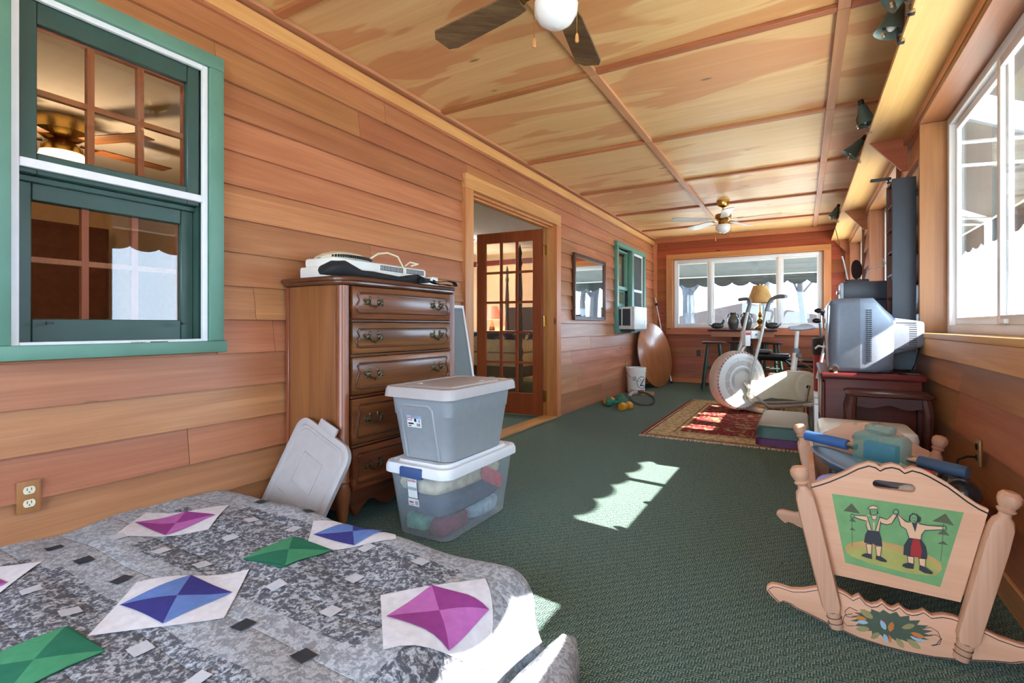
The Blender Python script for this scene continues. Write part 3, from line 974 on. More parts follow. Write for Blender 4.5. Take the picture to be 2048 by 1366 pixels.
a1, b1 = QW - QR + QR * pi / 2 + .17, QF - QR + QR * pi / 2 + .17
mb().grid(lambda u, v: qpos(.015 + (a1 - .015) * u, QN + (b1 - QN) * v, .0), 110, 130).build('quilt_cloth', quilt_cloth('quilt_print', True), qu, ang=80)

def cloth_col(name, c):
    return plain(name, c, .9, var=.05, scale=40, bump=.15, spec=.2)
QWHITE = cloth_col('quilt_white', (224, 224, 232))
QDK = cloth_col('quilt_charcoal', (58, 60, 66))
QPALE = cloth_col('quilt_pale_grey', (196, 198, 206))
MAG = (cloth_col('magenta_dark', (150, 66, 140)), cloth_col('magenta_light', (190, 110, 182)))
BLU = (cloth_col('indigo', (62, 62, 136)), cloth_col('cornflower', (104, 134, 200)))
GRN = (cloth_col('green_dark', (44, 116, 92)), cloth_col('green_light', (74, 152, 112)))
def tri_patch(name, P, mat_, parent, lift, n=8):
    m = mb()
    A, B, C = [Vector(p) for p in P]
    idx = {}
    vs_, fs_ = [], []
    for i in range(n + 1):
        for j in range(n + 1 - i):
            p = A + (B - A) * (i / n) + (C - A) * (j / n)
            idx[(i, j)] = len(vs_)
            vs_.append(qpos(p.x, p.y, lift))
    for i in range(n):
        for j in range(n - i):
            fs_.append((idx[(i, j)], idx[(i + 1, j)], idx[(i, j + 1)]))
            if j < n - i - 1:
                fs_.append((idx[(i + 1, j)], idx[(i + 1, j + 1)], idx[(i, j + 1)]))
    m.add(vs_, fs_)
    return m.build(name, mat_, parent, ang=80)
def quad_patch(name, P, mat_, parent, lift, n=8):
    A, B, C, D = [Vector(p) for p in P]
    m = mb().grid(lambda u, v: qpos(*((A * (1 - u) + B * u) * (1 - v) + (D * (1 - u) + C * u) * v), lift), n, n)
    return m.build(name, mat_, parent, ang=80)
def block(cx, cy, cols, white=True, s=.19, h=.092):
    if white:
        base = quad_patch('white_block', [(cx - .006, cy - s), (cx + s, cy + .012), (cx + .014, cy + s), (cx - s, cy - .012)], QWHITE, qu, .0035)
    else:
        base = quad_patch('diamond_backing', [(cx - h, cy - h), (cx + h, cy - h), (cx + h, cy + h), (cx - h, cy + h)], cols[0], qu, .0035)
    c = [(cx - h, cy - h), (cx + h, cy - h * .85), (cx + h, cy + h), (cx - h, cy + h * .9)]
    for k in range(4):
        tri_patch('diamond_piece', [(cx, cy), c[k], c[(k + 1) % 4]], cols[k % 2], base, .006)
for cx, cy, c, w_ in ((.275, .982, MAG, True), (.842, .706, BLU, True), (1.475, 1.005, MAG, True), (.866, 1.02, GRN, False), (.845, .42, GRN, False), (.905, 1.245, BLU, True), (.255, .42, MAG, True), (1.45, .42, BLU, True), (.845, .14, BLU, True), (.27, .14, GRN, False)):
    block(cx, cy, c, w_)
for pts, mt in (([(.694, .849), (.586, 1.0), (.487, .835), (1.02, .87), (1.235, .872), (1.146, 1.03), (1.047, 1.172), (1.265, 1.183), (.499, 1.131), (.982, .56), (.47, .525), (.672, .54), (1.201, .564), (.709, 1.153), (.28, .80)], QPALE), ([(.162, .672), (.373, .675), (.582, .686), (1.107, .722), (1.326, .722), (.35, 1.27), (.62, 1.29), (.98, 1.33)], QDK)):
    for x, y in pts:
        h = .021
        r_ = random.uniform(-.15, .15)
        P = [(x + h * (math.cos(r_ + k * pi / 2 + pi / 4)) * 1.414, y + h * math.sin(r_ + k * pi / 2 + pi / 4) * 1.414) for k in range(4)]
        quad_patch('small_square', P, mt, qu, .004, 3)
# bunched blanket end at the side of the bed
def lump(c, size, seed, amp=.12, n=20, m_=12, sq=.7, flat=True):
    rng = random.Random(seed)
    ph = [rng.uniform(0, 6.28) for _ in range(6)]
    M_ = mb()
    rings = []
    for k in range(m_ + 1):
        t = -pi / 2 + pi * k / m_
        r_ = max(math.cos(t), 1e-3) ** sq
        z = math.copysign(abs(math.sin(t)) ** sq, t)
        row = []
        for i in range(n):
            a = 2 * pi * i / n
            ca, sa = math.cos(a), math.sin(a)
            w_ = 1 + amp * (math.sin(3 * a + ph[0] + 2 * z) * .6 + math.sin(5 * a + ph[1] - 3 * z) * .4 + math.sin(2 * a + ph[2]) * .5)
            x = math.copysign(abs(ca) ** sq, ca) * r_ * w_
            y = math.copysign(abs(sa) ** sq, sa) * r_ * w_
            zz = z * (1 + amp * math.sin(4 * a + ph[3]) * r_)
            row.append((c[0] + x * size[0], c[1] + y * size[1], max(c[2] + zz * size[2], c[2] - size[2])))
        rings.append(row)
    return M_.loft(rings)
bb = lump((0, 0, .065), (.07, .36, .065), 4, .10).build('bunched_blanket', quilt_cloth('blanket_print', False))
bb.location = (1.715, .95, 0)
tag(bb, 'pale mottled blanket bunched on the carpet against the bed side', 'blanket')

# ------------------------------------------------------------ chest of drawers
dr = thing('chest_of_drawers', 'tall worn walnut chest with five drawers and ornate brass pulls', 'dresser', (.02, 1.617, 0))
DX, DY = .40, .893
mb().rbox(0, DX - .03, .012, DY - .012, .19, 1.165, .004).build('carcass', WALNUT_Z, dr)
m = mb().box(-.002, .02, .004, .03, .19, 1.165)
m.build('back_stile', WALNUT_Z, dr, .003, 1)
# moulded top with shaped front corner
def top_poly(o):
    return [(0, -.012 - o), (DX - .06, -.012 - o), (DX - .01 + o, .012), (DX + .025 + o, .06), (DX + .025 + o, DY - .06), (DX - .01 + o, DY - .012), (DX - .06, DY + .012 + o), (0, DY + .012 + o)]
m = mb()
rings = []
for o, z in ((-.008, 1.165), (.0, 1.172), (.0, 1.18), (.010, 1.186), (.012, 1.196), (.006, 1.203)):
    rings.append([(x, y, z) for x, y in top_poly(o)])
m.loft(rings).build('top', WALNUT_D, dr)
for yy in (.0, DY):
    sgn = 1 if yy == 0 else -1
    # rounded corner pilaster going down into a turned foot
    pr = [(.012, 1.165), (.030, 1.16), (.030, .245), (.034, .238), (.028, .23), (.036, .20), (.034, .14), (.022, .06), (.017, .015), (.020, 0)]
    m = mb().lathe(pr, (DX - .025, yy + sgn * .032, 0), n=16)
    m.build('front_post', WALNUT_Z, dr)
    mb().lathe([(.026, .24), (.03, .2), (.02, .05), (.018, 0)], (.04, yy + sgn * .035, 0), n=12).build('rear_foot', WALNUT_Z, dr)
zd = [(1.005, 1.16), (.838, .985), (.64, .818), (.405, .62), (.185, .385)]
for z0, z1 in zd:
    y0, y1 = .068, DY - .068
    m = mb()
    # gently bowed front
    def fx(y):
        k = (y - y0) / (y1 - y0)
        return DX + .012 * math.sin(pi * k)
    ys = [y0 + (y1 - y0) * i / 14 for i in range(15)]
    m.loft([[(DX - .06, y, z0), (fx(y), y, z0), (fx(y) + .004, y, z0 + .008), (fx(y) + .004, y, z1 - .008), (fx(y), y, z1), (DX - .06, y, z1)] for y in ys])
    d = m.build('drawer', WALNUT_Y, dr)
    # shaped moulding on the face
    a, b = y0 + .028, y1 - .028
    q0, q1 = z0 + .028, z1 - .028
    zc = (q0 + q1) / 2
    left = [(a + .012, q1), (a, q1 - .012), (a + .012, q1 - .035), (a + .002, zc), (a - .010, q0 + .028), (a, q0 + .004), (a + .014, q0)]
    right = [(b - (y - a), z) for y, z in reversed(left)]
    top_ = [(a + .012 + (b - a - .024) * i / 10, q1) for i in range(9, 0, -1)]
    bot = [(a + .014 + (b - a - .028) * i / 10, q0) for i in range(1, 10)]
    path = left + bot + right + top_
    mb().tube([(fx(y) + .0045, y, z) for y, z in path], .0042, 6, closed=True).build('moulding', WALNUT_D, d)
    mb().tube([(fx(y) + .004, y + (.007 if y < (a + b) / 2 else -.007), z + (.007 if z < zc else -.007)) for y, z in path], .0022, 5, closed=True).build('moulding', WALNUT_D, d)
    for yc in (y0 + .13, y1 - .13):
        x = fx(yc) + .006
        zz = zc + .004
        m = mb()
        for s_ in (-1, 1):
            cy = yc + s_ * .038
            m.ell((x, cy, zz), (.006, .017, .015), 10, 6)
            m.ell((x, cy + s_ * .019, zz + .009), (.005, .010, .008), 8, 5)
            m.ell((x, cy + s_ * .018, zz - .010), (.005, .009, .006), 8, 5)
            m.ell((x, cy - s_ * .012, zz + .019), (.005, .007, .011), 8, 5)
            m.ell((x + .006, cy, zz - .002), (.008, .006, .006), 8, 5)
        m.tube([(x + .012, yc + .038 * t, zz - .002 - .020 * (1 - t * t) - .004 * math.cos(t * 9)) for t in [-1 + i / 6 for i in range(13)]], [.0035 + .0012 * math.cos(i * pi / 6) ** 2 for i in range(13)], 7)
        m.build('drawer_pull', OLDBRASS, d)
for z in (.995, .828, .63, .395):
    mb().box(DX - .05, DX + .006, .06, DY - .06, z - .006, z + .006).build('rail', WALNUT_D, dr, .003, 1)
pts = [(.06, .185), (.06, .115)]
for i in range(1, 20):
    t = i / 20
    y = .06 + (DY - .12) * t
    s_ = abs(2 * t - 1)
    pts.append((y, .075 + .045 * math.cos(s_ * 3 * pi) * (.5 + .5 * s_) + .02 * (1 - s_)))
pts += [(DY - .06, .115), (DY - .06, .185)]
mb().prism(pts, DX - .03, DX - .005, 'X').build('apron', WALNUT_D, dr, .002, 1)
mb().box(.05, DX - .05, .018, .035, .10, .20).build('side_apron', WALNUT_Z, dr)

# window fan lying on the chest
wfan = thing('window_fan', 'off white twin window fan lying on top of the walnut chest', 'fan', (.19, 1.67, 1.2035))
wfan.scale = (1, 1.04, 1.4)
m = mb().rbox(-.13, .10, .0, .78, .0, .045, .008)
m.rbox(-.12, .09, .02, .70, .043, .078, .012)
body = m.build('body', WHITEP, wfan)
rings = []
for i in range(13):
    t = -1 + 2 * i / 12
    w_ = .10 * math.sqrt(max(0, 1 - (abs(t)) ** 3.0)) + .004
    rings.append([(-.015 + w_ * math.cos(a), .17 + .15 * t, .076 + .034 * math.sin(a) * (1 - abs(t) ** 3) + .001) for a in [pi * k / 8 for k in range(9)]])
mb().loft(rings, False, False, closed=False).build('round_grille', CREAM, wfan)
m = mb()
for i in range(22):
    y = .045 + .0115 * i
    k = math.sqrt(max(0, 1 - abs((y - .17) / .15) ** 3))
    if k > .3:
        m.box(.080 * k, .0885 * k + .004, y, y + .004, .080, .080 + .012 * k)
m.build('grille_slots', TVDARK, wfan, kind='stuff')
m = mb()
for y_, nn in ((.33, 15), (.53, 13)):
    for i in range(nn):
        m.box(.083, .0915, y_ + i * .0115, y_ + i * .0115 + .006, .050, .070)
m.build('vent_slots', TVDARK, wfan, kind='stuff')
mb().tube([(.06, .28, .09), (.07, .33, .115), (.07, .40, .125), (.08, .47, .115), (.095, .50, .07), (.108, .505, .02), (.112, .50, .006)], .004, 6).build('cord', CREAM, wfan)
mb().tube([(.06, .55, .085), (.05, .60, .105), (.08, .64, .098), (.075, .60, .09), (.09, .57, .085)], .0035, 6).build('cord_end', CREAM, wfan)
mb().rbox(.02, .10, .74, .80, .012, .05, .006).build('side_tab', WHITEP, wfan)
# black carry bag
bg_ = thing('carry_bag', 'slim black cloth carry bag with strap drooping over the chest front', 'bag', (.372, 1.545, 1.204))
rings = []
prof = [(.0, .012, .010), (.015, .045, .040), (.06, .055, .060), (.12, .052, .064), (.17, .045, .050), (.23, .042, .038), (.33, .042, .038), (.43, .040, .034), (.50, .034, .028), (.55, .046, .036), (.61, .05, .046), (.65, .04, .040), (.665, .012, .012)]
for y, rx, rz in prof:
    rings.append([(rx * math.cos(a) * .9 + .012 * math.sin(y * 14), y, max(.58 * (rz + rz * math.sin(a) * (1 + .08 * math.sin(3 * a + y * 30))), 0.001)) for a in [2 * pi * k / 18 for k in range(18)]])
mb().loft(rings).build('bag_body', BLKCLOTH, bg_, ang=80)
def ribbon(path, w, th=.003, up=(1, 0, 0)):
    m = mb()
    u = Vector(up) * (w / 2)
    rings = [[Vector(p) - u, Vector(p) + u, Vector(p) + u + Vector((0, 0, th)), Vector(p) - u + Vector((0, 0, th))] for p in path]
    return m.loft(rings)
ribbon([(.02, .62, .05), (.06, .68, .02), (.085, .74, .004), (.09, .80, .006), (.096, .86, .002)], .036).build('strap', BLKCLOTH, bg_)
ribbon([(.05, .70, .02), (.07, .78, .02), (.08, .84, .03), (.09, .89, .025), (.096, .90, .002)], .03).build('strap', BLKCLOTH, bg_)
mb().prism([(.60, .03), (.66, .03), (.64, .004), (.62, .002)], .05, .0985, 'X').build('flap', BLKCLOTH, bg_)

# ------------------------------------------------------------ totes
def rr_loft(m, secs, n=5, mi=0, c0=True, c1=True):
    """secs: (cx, cy, w, d, r, z)"""
    m.loft([[(x, y, z) for x, y in rrect(w, d, r, n, cx, cy)] for cx, cy, w, d, r, z in secs], c0, c1, mi)
    return m
tt = thing('grey_tote', 'grey lidded plastic tote stacked on the clear bin', 'storage bin', (.76, 2.03, .353))
m = rr_loft(mb(), [(0, 0, .28, .44, .05, 0), (0, 0, .298, .458, .05, .005), (0, 0, .335, .522, .05, .205), (0, 0, .342, .53, .05, .21), (0, 0, .355, .55, .05, .30), (0, 0, .37, .565, .05, .303), (0, 0, .37, .565, .05, .315)])
body = m.build('body', GREYTOTE, tt)
m = rr_loft(mb(), [(0, 0, .375, .57, .05, .295), (0, 0, .405, .61, .055, .292), (0, 0, .40, .60, .055, .325), (0, 0, .385, .585, .05, .337), (0, 0, .33, .53, .05, .338), (0, 0, .31, .51, .05, .328), (0, 0, .29, .49, .05, .328), (0, 0, .27, .46, .05, .340)])
m.build('lid', GREYLID, tt)
# recessed grip panel on the near end
def endp(y0, z):           # near end y of tapered body at height z
    k = z / .205
    return -(.458 + (.522 - .458) * min(k, 1)) / 2 - (.009 * max(0, min(1, (z - .21) / .09)) if z > .205 else 0)
m = mb()
out = [(-.098, .008), (-.085, .008), (-.098, .245), (-.085, .262), (.06, .262), (.078, .25), (.1, .008), (.088, .008), (.066, .24), (.056, .25), (-.075, .25), (-.084, .238)]
def grip(pts, dy):
    return [(x, endp(0, z) - dy, z) for x, z in pts]
rim = [(-.092, .008), (-.105, .235), (-.095, .255), (.06, .255), (.078, .238), (.094, .008)]
mb().tube([(x, endp(0, z) - .001, z) for x, z in rim], .009, 8).build('grip_rim', GREYTOTE, body)
LBL = plain('label_blue_sky', (150, 176, 214), .5, var=.1)
def end_label(parent, z0, z1, x0, x1, dy, mats):
    m = mb()
    for (a, b, c, d, mi, e) in mats:
        m.add([(x0 + (x1 - x0) * a, endp(0, z0 + (z1 - z0) * c) - dy - e, z0 + (z1 - z0) * c), (x0 + (x1 - x0) * b, endp(0, z0 + (z1 - z0) * c) - dy - e, z0 + (z1 - z0) * c),
               (x0 + (x1 - x0) * b, endp(0, z0 + (z1 - z0) * d) - dy - e, z0 + (z1 - z0) * d), (x0 + (x1 - x0) * a, endp(0, z0 + (z1 - z0) * d) - dy - e, z0 + (z1 - z0) * d)], [(0, 1, 2, 3)], mi)
    return m
RED = plain('label_red', (186, 52, 48), .5, var=.05)
m = end_label(body, .152, .226, -.075, .008, .0015, [(0, 1, 0, 1, 0, 0), (0, 1, .55, 1, 1, .0004), (.3, .72, .62, .92, 2, .0008), (.05, .35, .42, .6, 3, .0009), (.09, .31, .46, .56, 0, .0011), (.08, .46, .18, .28, 4, .0008), (.68, .72, .08, .26, 4, .0008), (.76, .8, .08, .26, 4, .0008), (.84, .9, .08, .26, 4, .0008), (.08, .3, .06, .12, 4, .0008), (.82, .93, .34, .5, 2, .0008), (.52, .68, .36, .56, 4, .0008)])
m.build('product_label', [PAPER, LBL, GREYTOTE, RED, BLACK], body)
for x, y in ((-.09, -.15), (.10, .10)):
    mb().rbox(x - .008, x + .008, y - .012, y + .012, .3395, .342, .001).build('lid_tab', WHITEP, tt)

bn = thing('clear_bin', 'clear plastic bin of clothes with white lid and blue latches', 'storage bin', (.757, 2.045, 0))
m = rr_loft(mb(), [(0, 0, .27, .50, .055, 0.001), (0, 0, .292, .525, .055, .006), (0, 0, .345, .60, .055, .285), (0, 0, .352, .607, .055, .287), (0, 0, .356, .612, .055, .315)], n=6, c1=False)
m.build('body', CLEARP, bn)
m = rr_loft(mb(), [(0, 0, .352, .605, .055, .300), (0, 0, .385, .64, .06, .298), (0, 0, .385, .64, .06, .325), (0, 0, .37, .625, .055, .342), (0, 0, .335, .59, .05, .344), (0, 0, .325, .58, .05, .336), (0, 0, .30, .55, .05, .336), (0, 0, .29, .54, .05, .350)], n=6)
m.build('lid', WHITELID, bn)
for s_ in (-1, 1):
    mb().rbox(-.075, .055, s_ * .315 - .012, s_ * .315 + .012, .287, .335, .008, 3).build('latch', LATCH, bn)
# paper label on the near end
def ep(z):
    return -(.525 + (.60 - .525) * z / .285) / 2 - .0022
def lbl(rects):
    m = mb()
    for a, b, c, d, mi, e in rects:
        m.add([(a, ep(c) - e, c), (b, ep(c) - e, c), (b, ep(d) - e, d), (a, ep(d) - e, d)], [(0, 1, 2, 3)], mi)
    return m
NAVYI = plain('label_navy', (40, 46, 84), .5, var=.05)
m = lbl([(-.052, .010, .150, .278, 0, 0), (-.052, .010, .185, .2775, 1, .0005), (-.0485, .0065, .189, .262, 0, .001), (-.047, .005, .225, .240, 3, .0013), (-.012, .006, .155, .18, 2, .0008), (-.009, -.006, .158, .177, 4, .0012), (-.003, 0, .158, .177, 4, .0012), (.002, .004, .158, .177, 4, .0012), (-.045, -.02, .165, .172, 5, .0012), (-.045, -.02, .155, .160, 3, .0012), (-.05, .008, .262, .277, 0, .001)])
lb_ = m.build('paper_label', [PAPER, NAVYI, WHITELID, STEREOF, BLACK, RED], bn)
text_part('Sterilite', .0165, RED, lb_, Matrix.Translation((-.021, ep(.269) - .0022, .2695)) @ FYN)
# clothes inside
def cloth(name, c, size, seed, mat_, label, rot=(0, 0, 0), amp=.05):
    o = lump((0, 0, 0), size, seed, amp, 26, 14, .5).build(name, mat_, ang=80)
    o.location = c
    o.rotation_euler = rot
    return tag(o, label, 'clothing', 'clothes in the clear bin')
cl_ = lambda n_, c: plain(n_, c, .95, var=.16, scale=26, bump=1.0, spec=.1)
cloth('folded_garment', (.750, 2.04, .243), (.150, .272, .047), 1, cl_('beige_fleece', (206, 186, 156)), 'beige fleece folded on top inside the clear bin')
cloth('folded_garment', (.755, 2.04, .141), (.142, .258, .050), 2, cl_('navy_cloth', (58, 66, 96)), 'navy print garment in the middle of the clear bin')
cloth('folded_garment', (.695, 1.91, .048), (.066, .108, .040), 3, cl_('teal_knit', (110, 176, 158)), 'teal knitted garment at the bottom near end of the clear bin', amp=.06)
cloth('folded_garment', (.757, 2.16, .048), (.128, .125, .040), 5, cl_('pale_blue_cloth', (176, 200, 214)), 'pale blue garment at the bottom far end of the clear bin')
cloth('folded_garment', (.903, 2.16, .205), (.008, .11, .035), 6, cl_('red_cloth', (204, 70, 84)), 'red garment pressed against the long side of the clear bin', (R(-28), 0, 0))
cloth('folded_garment', (.827, 1.91, .048), (.052, .105, .040), 7, cl_('maroon_cloth', (120, 36, 66)), 'small maroon garment beside the teal knit in the clear bin')

# spare lid leaning on the chest side
ld = thing('spare_tote_lid', 'loose taupe tote lid leaning against the side of the walnut chest', 'lid', (.22, 1.45, .0))
LT = Matrix.Translation((-.035, 0.0, 0.03)) @ Matrix.Rotation(R(-15.5), 4, 'X') @ Matrix.Rotation(R(19), 4, 'Y') @ Matrix.Translation((.02, 0, .245))
def lidring(w, h, r, y):
    return [(x, y, z) for x, z in rrect(w, h, r, 6)]
m = mb().loft([lidring(.405, .52, .07, .022), lidring(.41, .525, .07, 0), lidring(.385, .50, .06, -.006), lidring(.36, .475, .055, -.004), lidring(.345, .46, .05, .006), lidring(.33, .445, .05, .006), lidring(.32, .435, .05, .000)])
lb2 = m.build('lid_panel', GREYLID, ld, T=LT)
mb().rbox(-.065, .065, -.004, .012, .258, .30, .006, T=Matrix.Identity(4)).build('grip_tab', GREYLID, ld, T=LT)
ring(mb(), 'Y', -.004, .001, -.075, .075, -.02, .13, .004).build('raised_square', GREYLID, lb2, .001, 1, T=LT)
ring(mb(), 'Y', -.004, .001, -.135, .135, -.20, -.085, .004).build('raised_rib', GREYLID, lb2, .001, 1, T=LT)

# window screens leaning by the doorway
for k, (dx, y0, y1, zt, lb) in enumerate(((.0, 2.535, 3.00, 1.16, 'white framed window screen leaning behind the other beside the chest'), (.04, 2.54, 3.055, 1.14, 'grey mesh window screen leaning in front beside the chest'))):
    sc_ = thing('window_screen', lb, 'window screen', (.25 + dx, (y0 + y1) / 2, 0), 0, 'loose window screens')
    TT = Matrix.Rotation(R(-10.5), 4, 'Y')
    w_ = (y1 - y0) / 2
    ring(mb(), 'X', -.008, .008, -w_, w_, 0.004, zt, .022).build('frame', ALU, sc_, .002, 1, T=TT)
    mb().box(-.002, .002, -w_ + .02, w_ - .02, .02, zt - .02).build('mesh', SCREENP, sc_, T=TT)

# wall outlet by the bed
def outlet(name, label, T, parentloc, plate, body_):
    o = thing(name, label, 'outlet', parentloc)
    pl = mb().rbox(0, .009, -.031, .031, -.054, .054, .003).build('cover_plate', plate, o, T=T)
    for z in (-.022, .022):
        m = mb()
        m.loft([[(x_, .0155 * math.cos(a) , z + max(-.0125, min(.0125, .0165 * math.sin(a)))) for a in [2 * pi * i / 24 for i in range(24)]] for x_ in (.006, .0105)])
        rc = m.build('receptacle', body_, o, T=T)
        for y in (-.0055, .0055):
            mb().box(.0100, .0108, y - .001, y + .001, z - .001, z + .008).build('slot', BLACK, rc, T=T)
        mb().cyl((.0100, 0, z - .006), (.0108, 0, z - .006), .0022, n=8).build('slot', BLACK, rc, T=T)
    return o
OAKP = wood('oak_plate', (134, 92, 48), (166, 120, 70), 'Z', .45, knots=False)
outlet('wall_outlet', 'wooden plate double outlet on the siding above the bed', Matrix.Identity(4), (.002, .655, .395), OAKP, CREAM)
o = outlet('wall_outlet', 'dark plate outlet low on the end wall beside the stools', Matrix.Rotation(R(-90), 4, 'Z'), (.75, 8.982, .51), plain('dark_plate', (70, 50, 40), .5), BLACK)
o = outlet('wall_outlet', 'wooden plate outlet with a black cord on the window wall behind the cradle', Matrix.Rotation(R(180), 4, 'Z'), (2.888, 2.70, .46), OAKP, BLACK)
mb().tube([(-.012, 0, -.02), (-.04, -.01, -.02), (-.075, -.04, -.03), (-.09, -.07, -.09), (-.08, -.09, -.2), (-.03, -.1, -.32), (-.02, -.1, -.44)], .005, 7).build('power_cord', BLACK, o)
o = outlet('wall_outlet', 'small outlet on the siding behind the white bucket', Matrix.Identity(4), (.003, 7.32, .39), OAKP, CREAM)
# ------------------------------------------------------------ left wall, far half
# mirror
mi_ = thing('wall_mirror', 'rectangular mirror in a dark brown moulded frame on the siding', 'mirror', (.004, 5.82, 1.425))
MIR = plain('mirror_glass', (232, 236, 238), .01, 1, .005)
MF = wood('mirror_frame_wood', (70, 44, 30), (108, 72, 48), 'Z', .4, var=.05, knots=False)
m = mb()
for d0, d1, o, w_ in ((0, .022, 0, .045), (.022, .034, 0, .018), (.022, .028, .03, .015)):
    ring(m, 'X', d0, d1, -.52 + o, .52 - o, -.385 + o, .385 - o, w_)
m.build('frame', MF, mi_, .002, 1)
mb().box(.008, .014, -.48, .48, -.345, .345).build('mirror_glass', MIR, mi_)

# air conditioner in the small window
ac = thing('air_conditioner', 'white box air conditioner jutting from the small green window', 'air conditioner', (.0, 7.18, .925))
ACB = plain('ac_cabinet', (204, 198, 186), .45, var=.03)
mb().rbox(-.06, .24, -.31, .31, 0, .315, .012).build('cabinet', ACB, ac)
mb().rbox(.24, .268, -.312, .312, -.002, .318, .01).build('front_face', WHITEP, ac)
for k in range(9):
    mb().box(.264, .272, -.28, .16, .05 + k * .024, .058 + k * .024).build('louvre', ACB, ac)
for k in range(5):
    mb().box(.264, .270, .19, .29, .16 + k * .024, .172 + k * .024).build('louvre', ACB, ac)
mb().box(.264, .272, .19, .29, .05, .13).build('control_panel', STEREOF, ac)
for x0, x1 in ((-.03, .075), (.095, .205)):
    mb().box(x0, x1, -.3125, -.309, .05, .285).build('side_vent', TVDARK, ac)
mb().box(-.05, .26, -.29, .29, -.03, -.002).build('bottom_tray', BLACK, ac)

# round table top leaning in the corner
rt = thing('round_table_top', 'round wooden table top leaning on the wall below the air conditioner', 'table top', (.30, 8.05, 0))
rt.location = (.33, 8.06, 0)
TT = Matrix.Rotation(R(-15), 4, 'Z') @ Matrix.Rotation(R(-10), 4, 'Y')
m = mb().lathe([(.50, -.014), (.512, -.006), (.512, .006), (.50, .014)], (0, 0, .515), n=48, axis='X')
m.build('top', TABLETOP, rt, T=TT)
mb().lathe([(.47, -.05), (.47, -.014)], (0, 0, .515), n=40, axis='X').build('apron_ring', plain('table_rim_dark', (46, 42, 40), .5), rt, T=TT)
# pole
po = thing('extension_pole', 'slim metal extension pole leaning in the corner', 'pole', (.35, 8.75, 0))
a, b = Vector((0, 0, .012)), Vector((-.315, .16, 1.47))
mb().cyl(a, a.lerp(b, .6), .013, n=10).build('lower_tube', CHROME, po)
mb().cyl(a.lerp(b, .6), b, .009, n=10).build('upper_tube', ALU, po)
mb().cyl(a.lerp(b, .58), a.lerp(b, .62), .018, n=10).build('collar', BLACK, po)
mb().cyl(a.lerp(b, .9), a.lerp(b, .93), .022, n=10).build('clamp', BLACK, po)
mb().lathe([(.022, 0), (.024, .015), (.014, .03)], n=10).build('rubber_foot', BLACK, po)

# bucket
bk = thing('white_bucket', 'white plastic pail with blue logo and wire handle beside the leaning table top', 'bucket', (.17, 7.27, .006))
prof = [(.118, 0), (.122, .004), (.135, .30), (.142, .30), (.142, .315), (.137, .317), (.138, .335), (.145, .337), (.145, .35), (.139, .352), (.139, .362), (.132, .362), (.13, .33), (.118, .02), (.001, .02)]
mb().lathe(prof, n=32, c1=False).build('pail', WHITEP, bk)
hb = [(.142 * math.cos(t) , .142 * math.sin(t), .30 - .13 * math.sin((t + 2.4) / 2.9 * pi) ) for t in [-2.4 + 2.9 * i / 12 for i in range(13)]]
mb().tube([(x * 1.03, y * 1.03, z) for x, y, z in hb], .003, 6).build('wire_handle', CHROME, bk)
INK = plain('navy_ink', (40, 48, 92), .5, var=.04)
ang0 = -.62                     # logo faces the middle of the room
def wrap(pts, rad=.1325, lift=.001):
    return [((rad * (1 + .0) + lift) * math.cos(ang0 + p[0] / rad), (rad + lift) * math.sin(ang0 + p[0] / rad), p[1]) for p in pts]
m = mb()
for poly in ([(-.035, .20), (.04, .20), (.04, .185), (-.035, .185)], [(.02, .185), (.04, .185), (-.012, .115), (-.032, .115)], [(-.035, .115), (.04, .115), (.04, .10), (-.035, .10)]):
    m.add(wrap(poly), [tuple(range(len(poly)))])
m.build('logo_letter', INK, bk)
m = mb().tube(wrap([(.075 * math.cos(t), .15 + .085 * math.sin(t)) for t in [.9 + 4.6 * i / 16 for i in range(17)]], lift=.0015), .004, 6)
m.build('logo_swoosh', INK, bk)
m = mb()
for k in range(5):
    z = .235 - .012 * k
    m.add(wrap([(-.135, z), (-.085, z), (-.085, z - .005), (-.135, z - .005)], lift=.003), [(0, 1, 2, 3)])
m.build('small_print', BLACK, bk)
cdb = mb().box(-.17, .20, -.22, .20, 0, .004).build('cardboard_sheet', CARD)
cdb.location = (.24, 7.22, 0.0)
cdb.rotation_euler = (0, 0, R(14))
tag(cdb, 'flattened piece of cardboard under the white bucket', 'cardboard')
cdf = thing('cardboard_flap', 'folded brown cardboard flap propped against the bucket front', 'cardboard', (.27, 6.985, 0))
mb().prism([(-.12, .001), (.10, .001), (.09, .085), (.02, .07), (-.10, .075)], -.004, .004, 'Y').build('flap', CARD, cdf, T=Matrix.Rotation(R(-8), 4, 'X'))
mb().prism([(-.0, .001), (.06, .001), (.06, .07), (0, .07)], -.010, -.005, 'Y').build('tape', plain('brown_tape', (128, 96, 60), .4), cdf, T=Matrix.Rotation(R(-8), 4, 'X'))

# dumbbells
VG = plain('green_vinyl', (30, 116, 92), .35, var=.05)
VY = plain('yellow_vinyl', (214, 150, 40), .35, var=.05)
def dumbbell(loc, rz, L, r, mat_, label, z):
    d = thing('dumbbell', label, 'dumbbell', (loc[0], loc[1], z), rz, 'dumbbells on the carpet')
    hx = [(r * math.cos(pi / 6 + k * pi / 3), r * math.sin(pi / 6 + k * pi / 3) + r * .866) for k in range(6)]
    for s_ in (-1, 1):
        mb().prism(hx, s_ * L / 2 - .03 * s_, s_ * L / 2 + .03 * s_, 'X').build('weight_head', mat_, d, .006, 2)
    mb().cyl((-L / 2, 0, r * .866), (L / 2, 0, r * .866), r * .42, n=12).build('grip', mat_, d)
    return d
dumbbell((.33, 5.86), R(25), .17, .062, VG, 'green vinyl dumbbell nearest the siding wall', 0)
dumbbell((.30, 6.16), R(115), .15, .058, VG, 'green vinyl dumbbell lying further back', 0)
